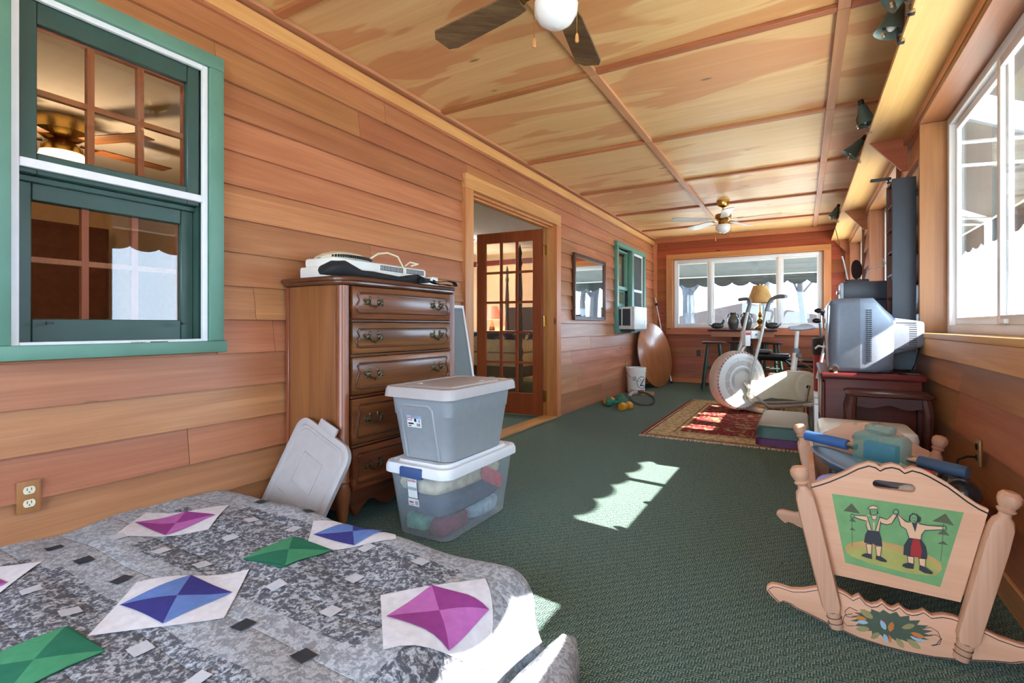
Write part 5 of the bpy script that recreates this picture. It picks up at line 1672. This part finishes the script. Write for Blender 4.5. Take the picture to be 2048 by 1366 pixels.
# side table in front of the stand
sd = thing('side_table', 'small dark cherry side table with curved legs in front of the stand', 'table', (2.655, 3.305, 0))
rings = []
for o, z in ((0, .598), (.012, .604), (.014, .612), (.006, .620)):
    rings.append([(x * (1 + o / .16), y * (1 + o / .1), z) for x, y in ((-.17, -.09), (-.155, -.105), (.155, -.105), (.17, -.09), (.17, .09), (.155, .105), (-.155, .105), (-.17, .09))])
mb().loft(rings).build('top', CHERRY2, sd)
ap = [(-.15, .597), (-.15, .545)] + [(-.15 + .30 * i / 12, .55 - .018 * math.sin(pi * i / 12 * 2) ** 2 + .01 * math.sin(pi * i / 12)) for i in range(1, 12)] + [(.15, .545), (.15, .597)]
mb().prism(ap, -.092, -.078, 'Y').build('front_apron', CHERRY2, sd)
mb().prism(ap, .078, .092, 'Y').build('rear_apron', CHERRY2, sd)
for x in (-.15, .135):
    mb().box(x, x + .014, -.078, .078, .54, .597).build('side_apron', CHERRY2, sd)
for sx in (-1, 1):
    for sy in (-1, 1):
        P = [(.150, .085, .60), (.162, .093, .53), (.160, .092, .40), (.145, .085, .22), (.142, .084, .10), (.158, .093, .02), (.165, .096, .001)]
        mb().tube([(sx * x, sy * y, z) for x, y, z in P], [.020, .024, .020, .015, .013, .015, .018], 8).build('leg', CHERRY2, sd)

# white storage chest, magazines
wbx = thing('white_storage_box', 'low white plastic storage box in front of the side table', 'storage box', (2.53, 3.0, 0))
m = rr_loft(mb(), [(0, 0, .34, .28, .03, 0), (0, 0, .37, .31, .03, .43)])
m.build('body', WHITEP, wbx)
m = rr_loft(mb(), [(0, 0, .385, .325, .035, .428), (0, 0, .39, .33, .035, .45), (0, 0, .38, .32, .035, .475), (0, 0, .36, .30, .035, .482)])
lidw = m.build('lid', WHITEP, wbx)
mb().box(.07, .074, -.14, .14, .4815, .4845).build('lid_seam', STEREOF, lidw)
for k, (c_, lb) in enumerate((((210, 214, 218), 'white magazine standing nearest against the stand door'), ((120, 130, 150), 'blue grey magazine standing behind the white one'), ((230, 228, 220), 'cream magazine standing furthest back against the stand door'))):
    g = thing('magazine', lb, 'magazine', (2.345 - .0, 3.52 + .07 * k, .0), 0, 'magazines standing by the stand')
    pg = mb().box(-.011, .007, -.028, .028, .001, .50 + .03 * k).build('pages', PAPER, g)
    mb().box(-.013, -.0112, -.029, .029, .0, .505 + .03 * k).build('cover', plain('magazine_cover_%d' % k, c_, .4, var=.15, scale=14), g)

# golf bag behind the television
gb = thing('golf_bag', 'red and black golf bag with white umbrella handle behind the television', 'golf bag', (2.46, 5.15, 0))
mb().lathe([(.10, 0), (.11, .02), (.105, .70), (.11, .72)], n=20).build('bag', plain('red_nylon', (150, 36, 34), .6, var=.08), gb)
mb().lathe([(.115, .72), (.12, .75), (.115, .86), (.10, .87), (.09, .80), (.001, .78)], n=20).build('collar', BLACK, gb)
for k, (x, y) in enumerate(((-.04, -.03), (.03, .04), (.0, -.05), (-.03, .04))):
    cb = mb().cyl((x, y, .5), (x * 1.5, y * 1.5, 1.0 + .03 * k), .006, n=6).build('club_shaft', CHROME, gb)
    mb().ell((x * 1.5 - .02, y * 1.5, 1.015 + .03 * k), (.035, .018, .022), 10, 6).build('club_head', BLACK, cb)
mb().tube([(-.08, -.11, .52), (-.055, -.11, .64), (-.03, -.12, .78), (-.01, -.11, .88), (.02, -.1, .95)], .011, 8).build('white_strut', WHITEP, gb)
mb().tube([(-.095, -.12, .775), (-.07, -.125, .80), (-.03, -.125, .79), (-.012, -.125, .75)], .009, 8).build('strut_grip', WHITEP, gb)
rs = thing('red_sport_shoe', 'red and black shoe on the carpet beside the weight bench', 'shoe', (2.47, 8.35, 0), R(200))
rings = []
for x, w_, h_ in ((-.13, .015, .03), (-.12, .034, .09), (-.06, .04, .10), (0, .042, .075), (.06, .046, .055), (.11, .04, .045), (.135, .015, .03)):
    rings.append([(x, w_ * math.cos(a), .022 + max(0, math.sin(a)) * h_) for a in [2 * pi * k / 14 for k in range(14)]])
mb().loft(rings).build('upper', plain('red_leather', (196, 40, 36), .45), rs)
mb().prism([(-.135, -.035), (-.06, -.042), (.08, -.05), (.14, -.02), (.14, .02), (.08, .05), (-.06, .042), (-.135, .035)], 0, .024, 'Z').build('sole', BLACK, rs, .004, 2)
mb().tube([(-.02, -.03, .09), (.02, .03, .08), (.03, -.03, .075), (.06, .03, .06)], .003, 5).build('laces', WHITEP, rs)
# ------------------------------------------------------------ painted cradle
K = 1.059
def q(p):
    return (p[0] * K, p[1] * K - .0572)
cr = thing('painted_cradle', 'wooden rocking cradle painted with two folk dancers and full of odds and ends', 'cradle', (2.509, 1.90, 0))
CL = .75
INKB = plain('painted_black_line', (38, 34, 34), .6, var=.05)
ptop = [(-.205, .488), (-.182, .499), (-.158, .512), (-.118, .538), (-.087, .561), (-.061, .574), (-.045, .571), (-.034, .563), (-.022, .572), (-.007, .577), (.010, .574), (.022, .564), (.039, .574), (.060, .570), (.078, .562), (.116, .540), (.157, .507), (.180, .492), (.200, .483)]
pout = [(-.150, .226)] + ptop + [(.143, .222)]
slot = [(-.0025 + s_ * .0375 + .0120 * math.cos(a), .5135 + .0120 * math.sin(a)) for s_, a0 in ((1, -pi / 2), (-1, pi / 2)) for a in [a0 + pi * i / 6 for i in range(7)]]
def end_panel(y0, y1):
    # upper and lower halves meet at the hand hole so the hole is real
    zc = .5135
    lo_ = [(-.150, .226), (-.19, .42), (-.2045, .487)] + [p for p in []] 
    m = mb()
    left = slot[7:]        # upper-left going down to lower-left
    right = slot[:7]       # lower-right going up to upper-right
    L0 = (-.0025 - .0495, zc); R0 = (-.0025 + .0495, zc)
    upper = [(-.156, .5135)] + ptop[3:16] + [(.1495, .5135)] + [R0] + [p for p in right if p[1] > zc][::1] + [p for p in left if p[1] > zc] + [L0]
    lower = [(-.156, .5135), L0] + [p for p in left if p[1] < zc] + [p for p in right if p[1] < zc] + [R0, (.1495, .5135)] + ptop[17:] + [(.143, .222), (-.150, .226)] + ptop[:2]
    for poly in (upper, lower):
        m.prism([q(p) for p in poly], y0, y1, 'Y')
    return m
front = end_panel(-.010, .010).build('end_panel', CRADLE, cr)
mb().tube([(q((x, z - .011))[0], -.0105, q((x, z - .011))[1]) for x, z in ptop], .0022, 5).build('painted_edge_line', INKB, front)
end_panel(CL - .01, CL + .01).build('end_panel', CRADLE, cr)
# corner posts with turned knobs and ringed tenons
def post(sx, y):
    b = Vector((sx * .150 * K, y, .075)); t = Vector((sx * .232 * K, y, .475))
    ax = (t - b).normalized()
    up = ax
    side = Vector((0, 1, 0)).cross(up).normalized()
    def ringp(c, rx, ry, n=8, pw=.5):
        out = []
        for i in range(16):
            a = 2 * pi * i / 16
            ca, sa = math.cos(a), math.sin(a)
            if pw < .5:
                k = 1 / max(abs(ca), abs(sa))
                k = min(k, 1.72 / (abs(ca) + abs(sa)))
            else:
                k = 1
            out.append(c + side * ca * k * rx + Vector((0, 1, 0)) * sa * k * ry)
        return out
    m = mb()
    rings = []
    for s_, rx, ry, pw in ((.03, .020, .020, .45), (.05, .027, .021, .22), (.32, .029, .022, .22), (.38, .027, .021, .3), (.40, .024, .020, .8), (.410, .015, .015, 1), (.420, .014, .014, 1), (.425, .020, .020, 1), (.430, .022, .022, 1), (.435, .017, .017, 1), (.442, .022, .022, 1), (.456, .027, .027, 1), (.470, .026, .026, 1), (.480, .018, .018, 1), (.484, .002, .002, 1)):
        rings.append(ringp(b + ax * (s_ - .03), rx, ry, 8, pw))
    p = m.loft(rings).build('corner_post', CRADLE_Z, cr, ang=28)
    m = mb()
    rings = [ringp(b + ax * s_, r_, r_, 8, 1) for s_, r_ in ((-.055, .014), (-.052, .018), (-.035, .0195), (-.034, .018), (-.018, .0205), (-.017, .019), (.0, .0205), (.001, .018))]
    m.loft(rings).build('tenon', CRADLE_Z, p)
    for s_ in (-.0345, -.0175, .0):
        mb().tube([v for v in ringp(b + ax * s_, .0203, .0203, 8, 1)], .0012, 4, closed=True).build('painted_ring', INKB, p)
for y in (-.026, CL + .026):
    for sx in (-1, 1):
        post(sx, y)
# rockers
rt_ = [(-.324, .150), (-.312, .160), (-.296, .162), (-.257, .158), (-.225, .166), (-.189, .182), (-.141, .190), (-.12, .184), (-.101, .173), (-.085, .187), (-.070, .170), (-.056, .166), (-.042, .172), (-.031, .184), (-.018, .172), (-.006, .169), (.009, .183), (.024, .170), (.037, .169), (.050, .174), (.063, .184), (.081, .173), (.104, .183), (.126, .184), (.179, .170), (.219, .156), (.257, .150), (.296, .154), (.312, .152), (.324, .142)]
rb_ = [(.322, .132), (.305, .116), (.288, .100), (.280, .108), (.262, .104), (.246, .096), (.207, .088), (.148, .072), (.088, .060), (.03, .0545), (-.024, .0545), (-.088, .060), (-.148, .074), (-.207, .092), (-.246, .102), (-.261, .110), (-.283, .114), (-.292, .105), (-.313, .122), (-.327, .138)]
for y in (-.012, CL + .012):
    s_ = -1 if y < 0 else 1
    ro = mb().prism([q(p) for p in rt_ + rb_], y - .011, y + .011, 'Y').build('rocker', CRADLE, cr, .003, 2)
    if y < 0:
        mb().tube([(q((x * .985, z - .007))[0], y - .0112, q((x, z - .007))[1]) for x, z in rt_], .0012, 5).build('painted_edge_line', INKB, ro)
        mb().tube([(q((x * .985, z + .003))[0], y - .0112, q((x, z + .003))[1]) for x, z in rb_], .0012, 5).build('painted_edge_line', INKB, ro)
        rocker = ro
# sides, floor
for sx in (-1, 1):
    v0, v1 = q((sx * .146, .235)), q((sx * .197, .44))
    n_ = Vector((v1[1] - v0[1], 0, -(v1[0] - v0[0]))).normalized() * .009
    m = mb().add([(v0[0] - n_.x, .012, v0[1] - n_.z), (v0[0] + n_.x, .012, v0[1] + n_.z), (v1[0] + n_.x, .012, v1[1] + n_.z), (v1[0] - n_.x, .012, v1[1] - n_.z),
                  (v0[0] - n_.x, CL - .012, v0[1] - n_.z), (v0[0] + n_.x, CL - .012, v0[1] + n_.z), (v1[0] + n_.x, CL - .012, v1[1] + n_.z), (v1[0] - n_.x, CL - .012, v1[1] - n_.z)],
                 [(0, 1, 2, 3), (4, 5, 6, 7), (0, 1, 5, 4), (1, 2, 6, 5), (2, 3, 7, 6), (3, 0, 4, 7)])
    m.build('side_panel', CRADLE, cr)
mb().box(-.15, .15, .012, CL - .012, .178, .19).build('cradle_floor', CRADLE, cr)

# folk painting on the near end panel (flat paint, laid on the board)
PG = plain('paint_green', (112, 154, 98), .7, var=.06, scale=25)
PGR = plain('paint_ground', (168, 160, 84), .7, var=.08, scale=20)
POR = plain('paint_orange_earth', (188, 148, 88), .7, var=.08, scale=20)
PSK = plain('paint_skin', (224, 176, 138), .7, var=.02)
PBK = plain('paint_black', (48, 48, 52), .6, var=.04)
PRD = plain('paint_red', (160, 34, 34), .6, var=.05)
PTR = plain('paint_olive', (84, 88, 62), .7, var=.08)
def zt(x, y):
    lx = .00022641 * x + .0000029 * y - .176222
    lz = .00004513 * x - .00028217 * y + .538788
    return q((lx, lz))
pm = mb()
lev = [0]
def paint(pts, mi, e=None):
    lev[0] += 1
    e = .00012 * lev[0] if e is None else e
    pm.add([(zt(*p)[0], -.0102 - e, zt(*p)[1]) for p in pts], [tuple(range(len(pts)))], mi)
def stroke(pts, w, mi):
    P = [Vector(p) for p in pts]
    L_, R_ = [], []
    for i, p in enumerate(P):
        d = (P[min(i + 1, len(P) - 1)] - P[max(i - 1, 0)]).normalized()
        nn = Vector((-d.y, d.x)) * (w / 2)
        L_.append(p + nn); R_.append(p - nn)
    lev[0] += 1
    e = .00012 * lev[0]
    vs_ = [(zt(*p)[0], -.0102 - e, zt(*p)[1]) for p in L_ + R_]
    n_ = len(P)
    pm.add(vs_, [(i, i + 1, n_ + i + 1, n_ + i) for i in range(n_ - 1)], mi)
def circ(cx, cy, rx, ry, n=18):
    return [(cx + rx * math.cos(2 * pi * i / n), cy + ry * math.sin(2 * pi * i / n)) for i in range(n)]
paint([(103, 270), (1432, 485), (1205, 1208), (245, 998)], 0)
paint([(240, 830), (300, 790), (450, 765), (640, 770), (830, 810), (1000, 860), (1130, 915), (1215, 975), (1222, 1040), (1160, 1100), (900, 1080), (500, 990), (260, 900)], 2)
paint([(250, 860), (420, 835), (640, 830), (850, 880), (1060, 935), (1190, 1000), (1190, 1060), (1100, 1100), (900, 1085), (520, 1000), (300, 925)], 1)
for tri in ([(230, 455), (322, 375), (412, 485), (320, 470)], [(295, 560), (325, 525), (370, 575)], [(298, 650), (322, 628), (365, 663)], [(1138, 565), (1262, 492), (1342, 612), (1250, 585)], [(1185, 690), (1243, 645), (1300, 708)], [(1180, 785), (1238, 758), (1285, 798)]):
    paint(tri, 6)
stroke([(322, 480), (322, 820)], 6, 6)
stroke([(1243, 590), (1228, 800), (1212, 950)], 6, 6)
SK, BKI = 3, 4
# man
paint([(478, 505), (520, 495), (590, 512), (630, 545), (605, 665), (490, 655), (468, 560)], SK)
paint([(345, 500), (480, 507), (485, 560), (345, 517)], SK)
paint([(615, 530), (680, 545), (720, 525), (765, 470), (795, 485), (735, 585), (690, 597), (625, 575)], SK)
paint([(485, 510), (530, 500), (540, 540), (575, 548), (585, 510), (625, 515), (590, 600), (568, 662), (530, 655), (505, 590)], 0)
paint([(545, 575), (562, 575), (560, 655), (548, 650)], SK)
stroke([(485, 510), (530, 655)], 7, BKI); stroke([(618, 515), (568, 662)], 7, BKI); stroke([(528, 500), (540, 542), (575, 548), (588, 510)], 6, BKI)
paint([(488, 652), (610, 668), (632, 740), (638, 820), (558, 805), (548, 790), (530, 800), (448, 780), (462, 700)], BKI)
for leg in ([(470, 795), (532, 800), (525, 900), (485, 895)], [(568, 815), (630, 820), (618, 920), (580, 915)]):
    paint(leg, SK)
    stroke(leg + [leg[0]], 7, BKI)
paint([(470, 890), (528, 900), (530, 950), (480, 940), (420, 920), (425, 905)], BKI)
paint([(570, 915), (625, 922), (682, 960), (678, 978), (620, 970), (568, 950)], BKI)
paint(circ(553, 462, 38, 42), 0); stroke(circ(553, 462, 38, 42) + [circ(553, 462, 38, 42)[0]], 6, BKI)
paint([(510, 450), (515, 500), (528, 490), (520, 450)], BKI); paint([(592, 450), (602, 480), (585, 490)], BKI)
paint([(490, 432), (520, 408), (550, 400), (585, 412), (606, 430), (580, 437), (520, 437)], SK)
stroke([(490, 432), (520, 408), (550, 400), (585, 412), (606, 430), (580, 437), (520, 437), (490, 432)], 7, BKI)
stroke([(345, 500), (480, 507)], 7, BKI); stroke([(345, 517), (420, 545), (485, 560), (470, 600), (490, 655)], 7, BKI)
stroke([(620, 520), (690, 545), (725, 515), (765, 465)], 7, BKI); stroke([(625, 585), (690, 597), (740, 582), (798, 490)], 7, BKI); stroke([(625, 560), (605, 665)], 7, BKI)
paint(circ(328, 505, 22, 18), 0); stroke(circ(328, 505, 22, 18) + [circ(328, 505, 22, 18)[0]], 6, BKI)
# woman
paint([(880, 570), (940, 575), (1005, 585), (1070, 605), (1060, 655), (1028, 690), (1020, 740), (905, 725), (875, 640), (830, 600)], SK)
paint([(1000, 590), (1230, 612), (1230, 642), (1050, 655)], SK)
paint([(795, 500), (815, 485), (870, 560), (900, 575), (880, 640), (825, 605)], SK)
paint([(905, 725), (1025, 742), (1070, 810), (1082, 900), (1075, 932), (900, 905), (848, 895), (855, 800)], BKI)
paint([(945, 735), (1010, 745), (1030, 850), (1020, 925), (918, 905), (925, 820)], 5)
for leg in ([(888, 905), (952, 915), (948, 985), (895, 975)], [(1000, 925), (1065, 932), (1060, 1010), (1008, 995)]):
    paint(leg, SK)
    stroke(leg + [leg[0]], 7, BKI)
paint([(900, 970), (950, 982), (945, 1033), (880, 1028), (835, 1008), (845, 985)], BKI)
paint([(1005, 990), (1060, 1008), (1132, 1058), (1125, 1080), (1050, 1068), (1000, 1040)], BKI)
paint([(905, 560), (910, 510), (945, 478), (985, 490), (1025, 530), (1020, 565), (985, 575), (940, 560)], BKI)
paint(circ(955, 533, 33, 40), 0)
paint([(935, 575), (990, 580), (968, 668)], BKI)
stroke([(785, 470), (830, 520), (875, 563), (910, 572)], 7, BKI); stroke([(795, 500), (825, 605), (880, 640), (905, 725)], 7, BKI)
stroke([(1005, 585), (1080, 600), (1232, 612), (1232, 642), (1060, 650), (1030, 690), (1022, 740)], 7, BKI)
paint(circ(778, 465, 26, 26), 0); stroke(circ(778, 465, 26, 26) + [circ(778, 465, 26, 26)[0]], 8, BKI)
paint(circ(1245, 625, 16, 20), 0); stroke(circ(1245, 625, 16, 20) + [circ(1245, 625, 16, 20)[0]], 5, BKI)
for x, y in ((540, 455), (565, 457), (945, 525), (968, 528)):
    paint(circ(x, y, 4, 5, 8), BKI)
stroke([(545, 485), (562, 487)], 4, BKI); stroke([(950, 553), (968, 556)], 5, BKI)
pa = pm.build('folk_painting', [PG, PGR, POR, PSK, PBK, PRD, PTR], front)
pa['label'] = 'painted green picture of two folk dancers holding hands'
# flower painting on the rocker
pm = mb(); lev[0] = 0
def zt(x, y):
    return q((.00030455 * x + .00001293 * y - .337562, .0000897 * x - .00038211 * y + .204574))
_p = paint
def paintr(pts, mi):
    lev[0] += 1
    pm.add([(zt(*p)[0], -.0232 - .0001 * lev[0], zt(*p)[1]) for p in pts], [tuple(range(len(pts)))], mi)
def leafp(cx, cy, l, w, a, mi):
    ca, sa = math.cos(a), math.sin(a)
    pts = [(cx + l * t * ca - w * s_ * sa, cy + l * t * sa + w * s_ * ca) for t, s_ in ((-1, 0), (-.5, .7), (.2, .9), (.8, .5), (1, 0), (.8, -.5), (.2, -.9), (-.5, -.7))]
    paintr(pts, mi)
star = []
for i in range(40):
    a = 2 * pi * i / 40
    r_ = 1 + (.18 if i % 2 else -.08)
    star.append((1050 + 265 * r_ * math.cos(a) , 470 + 95 * r_ * math.sin(a) + 55 * math.cos(a)))
paintr(star, 0)
for cx, cy, l, w, a in ((870, 380, 60, 28, .6), (835, 495, 55, 24, 0), (930, 545, 40, 24, -.5), (1115, 595, 45, 24, .9), (1215, 600, 60, 26, .6), (1180, 475, 50, 22, -.2)):
    leafp(cx, cy, l, w, a, 1)
for cx, cy, l, w, a, mi in ((825, 415, 45, 20, .25, 2), (835, 443, 46, 16, .1, 3), (995, 462, 40, 22, 1.1, 3), (1055, 475, 38, 26, 1.9, 2), (1010, 560, 34, 20, 1.2, 3), (1040, 565, 30, 16, 1.4, 2), (1245, 535, 52, 18, .35, 2), (1240, 562, 52, 17, .35, 3), (1000, 430, 14, 10, .6, 4), (1030, 550, 16, 6, 1.4, 4), (1230, 548, 40, 5, .35, 4)):
    leafp(cx, cy, l, w, a, mi)
m_fl = pm
mats_fl = [plain('paint_leaf_dark', (72, 84, 66), .7, var=.08), plain('paint_leaf_olive', (150, 136, 88), .7, var=.08), plain('paint_flower_orange', (196, 118, 50), .7, var=.08), plain('paint_flower_blue', (150, 180, 196), .7, var=.05), PRD]
fl = m_fl.build('flower_painting', mats_fl, rocker)
fl['label'] = 'painted spray of orange and blue flowers with leaves'
for pts in ([(800, 360), (740, 330), (700, 360), (710, 400), (770, 410)], [(760, 380), (700, 390), (680, 430), (710, 470), (770, 470)], [(1290, 490), (1340, 480), (1390, 510), (1410, 560), (1380, 600), (1340, 610)], [(1335, 535), (1380, 535), (1415, 560), (1400, 600), (1350, 612)]):
    mb().tube([(zt(*p)[0], -.0233, zt(*p)[1]) for p in pts], .0009, 5).build('painted_curl', INKB, rocker)

# ------------------------------------------------------------ things heaped in the cradle
BLUEF = plain('blue_foam', (52, 92, 146), .55, var=.06)
DKBL = plain('dark_blue_foam', (44, 68, 92), .55, var=.06)
TEAL = frosted('teal_clear_plastic', (84, 150, 140), .42, .08)
ab = thing('exercise_roller', 'translucent teal exercise box with long blue foam handles lying across the cradle', 'exercise device', (2.50, 2.12, .495))
Tb = Matrix.Rotation(R(-33), 4, 'Z') @ Matrix.Rotation(R(2), 4, 'Y') @ Matrix.Translation((0, 0, .03))
m = mb()
m.loft([[(x, y, z) for x, z in rrect(.155, .115, .022, 5, 0, .02)] for y in (-.032, .032)])
m.build('teal_case', TEAL, ab, .006, 2, T=Tb)
mb().rbox(-.045, .035, -.026, .026, .078, .105, .008).build('case_neck', TEAL, ab, T=Tb)
mb().rbox(-.05, .05, -.018, .018, -.02, .045, .006).build('inner_spring_box', BLUEF, ab, T=Tb)
mb().cyl((-.2, 0, .012), (-.078, 0, .012), .007, n=8).build('axle', CHROME, ab, T=Tb)
mb().cyl((.078, 0, .012), (.2, 0, .012), .007, n=8).build('axle', CHROME, ab, T=Tb)
mb().cyl((-.115, 0, .012), (-.08, 0, .012), .012, n=12).build('sleeve', CHROME, ab, T=Tb)
mb().cyl((.08, 0, .012), (.115, 0, .012), .012, n=12).build('sleeve', CHROME, ab, T=Tb)
mb().cyl((-.262, 0, .012), (-.11, 0, .012), .019, n=14).build('foam_handle', BLUEF, ab, T=Tb)
mb().cyl((.11, 0, .012), (.235, 0, .012), .019, n=14).build('foam_handle', DKBL, ab, T=Tb)

pn = thing('grey_plastic_tray', 'shallow blue grey plastic tray tipped under the foam handles', 'tray', (2.435, 2.14, .418))
TT = TR((0, 0, .025), (R(-9), R(15), R(-30)))
mb().lathe([(.10, .0), (.115, .006), (.15, .03), (.157, .033), (.155, .037), (.112, .012), (.001, .008)], n=32, c1=False).build('tray_body', plain('tray_grey', (92, 106, 122), .4, var=.05), pn, T=TT)
mb().tube([(.155 * math.cos(t), .155 * math.sin(t), .036) for t in [2 * pi * i / 32 for i in range(32)]], .004, 6, closed=True).build('tray_rim', plain('tray_rim_grey', (110, 122, 136), .4), pn, T=TT)
bx = mb().rbox(-.085, .085, -.15, .15, -.083, .115, .008).build('cardboard_carton', plain('violet_carton', (96, 52, 96), .5, var=.12, scale=9))
bx.location = (2.53, 2.17, .30)
tag(bx, 'violet printed carton in the middle of the cradle', 'box')
b2 = lump((0, 0, .10), (.055, .09, .10), 11, .10).build('blue_bag', plain('blue_nylon', (46, 58, 92), .5, var=.1))
b2.location = (2.385, 2.04, .214)
tag(b2, 'navy blue bag stuffed in the left corner of the cradle', 'bag')
lv_ = lump((0, 0, .028), (.055, .05, .03), 12, .2).build('lavender_cloth', plain('lavender_cotton', (150, 146, 206), .9, var=.05))
lv_.location = (2.362, 1.965, .418)
tag(lv_, 'crumpled lavender cloth on the navy bag in the cradle', 'cloth')
for k, (x, y, z, rz, c_, lb) in enumerate(((2.44, 1.985, .41, .3, (226, 230, 236), 'white paper leaflet poking up behind the painted panel'), (2.565, 1.985, .42, -.3, (214, 210, 204), 'crumpled printed paper on the right of the violet carton'))):
    p = mb().grid(lambda u, v: (-.055 + .11 * u, -.04 + .08 * v, .012 * math.sin(9 * u + k) * math.sin(5 * v) + .02), 10, 8).build('paper_sheet', plain('leaflet_%d' % k, c_, .8, var=.08, scale=60))
    sm_ = p.modifiers.new('thickness', 'SOLIDIFY')
    sm_.thickness = .002
    p.location = (x, y, z)
    p.rotation_euler = (R(35), 0, rz)
    tag(p, lb, 'paper')
bo = thing('book', 'open book with white pages lying at the back of the cradle', 'book', (2.52, 2.42, .4005), R(20))
mb().rbox(-.11, .11, -.08, .08, .0, .012, .003).build('cover', plain('book_cover', (60, 76, 128), .5), bo)
mb().rbox(-.105, .105, -.075, .075, .0125, .03, .004).build('pages', PAPER, bo)
bs = mb().rbox(-.14, .14, -.13, .13, -.185, .0, .02, 3).build('storage_pouch', plain('grey_pouch', (84, 90, 88), .7, var=.08))
bs.location = (2.509, 2.47, .40)
tag(bs, 'dark grey pouch filling the far end of the cradle', 'pouch')
gp = thing('foam_roll', 'grey foam roll standing at the far left corner of the cradle', 'foam roll', (2.36, 2.40, .402))
mb().tube([(.0, .0, .025), (-.02, .09, .045), (-.03, .2, .06)], .024, 12).build('foam', plain('pale_grey_foam', (148, 156, 160), .7), gp)
mb().cyl((-.001, -.004, .0245), (.0, .001, .0251), .012, n=10).build('core_hole', TVDARK, gp)
bk_ = thing('black_dumbbell', 'shiny black round ended weight resting on the right edge of the cradle', 'dumbbell', (2.692, 2.09, .408), R(89))
for s_ in (-1, 1):
    mb().ell((s_ * .075, 0, .05), (.045, .047, .045), 18, 12).build('weight_head', plain('black_gloss', (30, 31, 34), .2), bk_)
mb().cyl((-.05, 0, .05), (.05, 0, .05), .014, n=10).build('grip', CHROME, bk_)
rd = lump((0, 0, .03), (.035, .06, .035), 15, .12).build('red_cloth', plain('red_cotton', (196, 36, 44), .8, var=.05))
rd.location = (2.665, 2.32, .39)
tag(rd, 'bright red cloth beside the black weight in the cradle', 'cloth')
fill = mb().rbox(-.14, .14, -.31, .31, -.0, .023, .01, 2).build('folded_blanket', plain('cradle_blanket', (92, 88, 110), .9, var=.08))
fill.location = (2.509, 2.275, .1905)
tag(fill, 'folded dusky blanket at the bottom of the cradle', 'blanket')
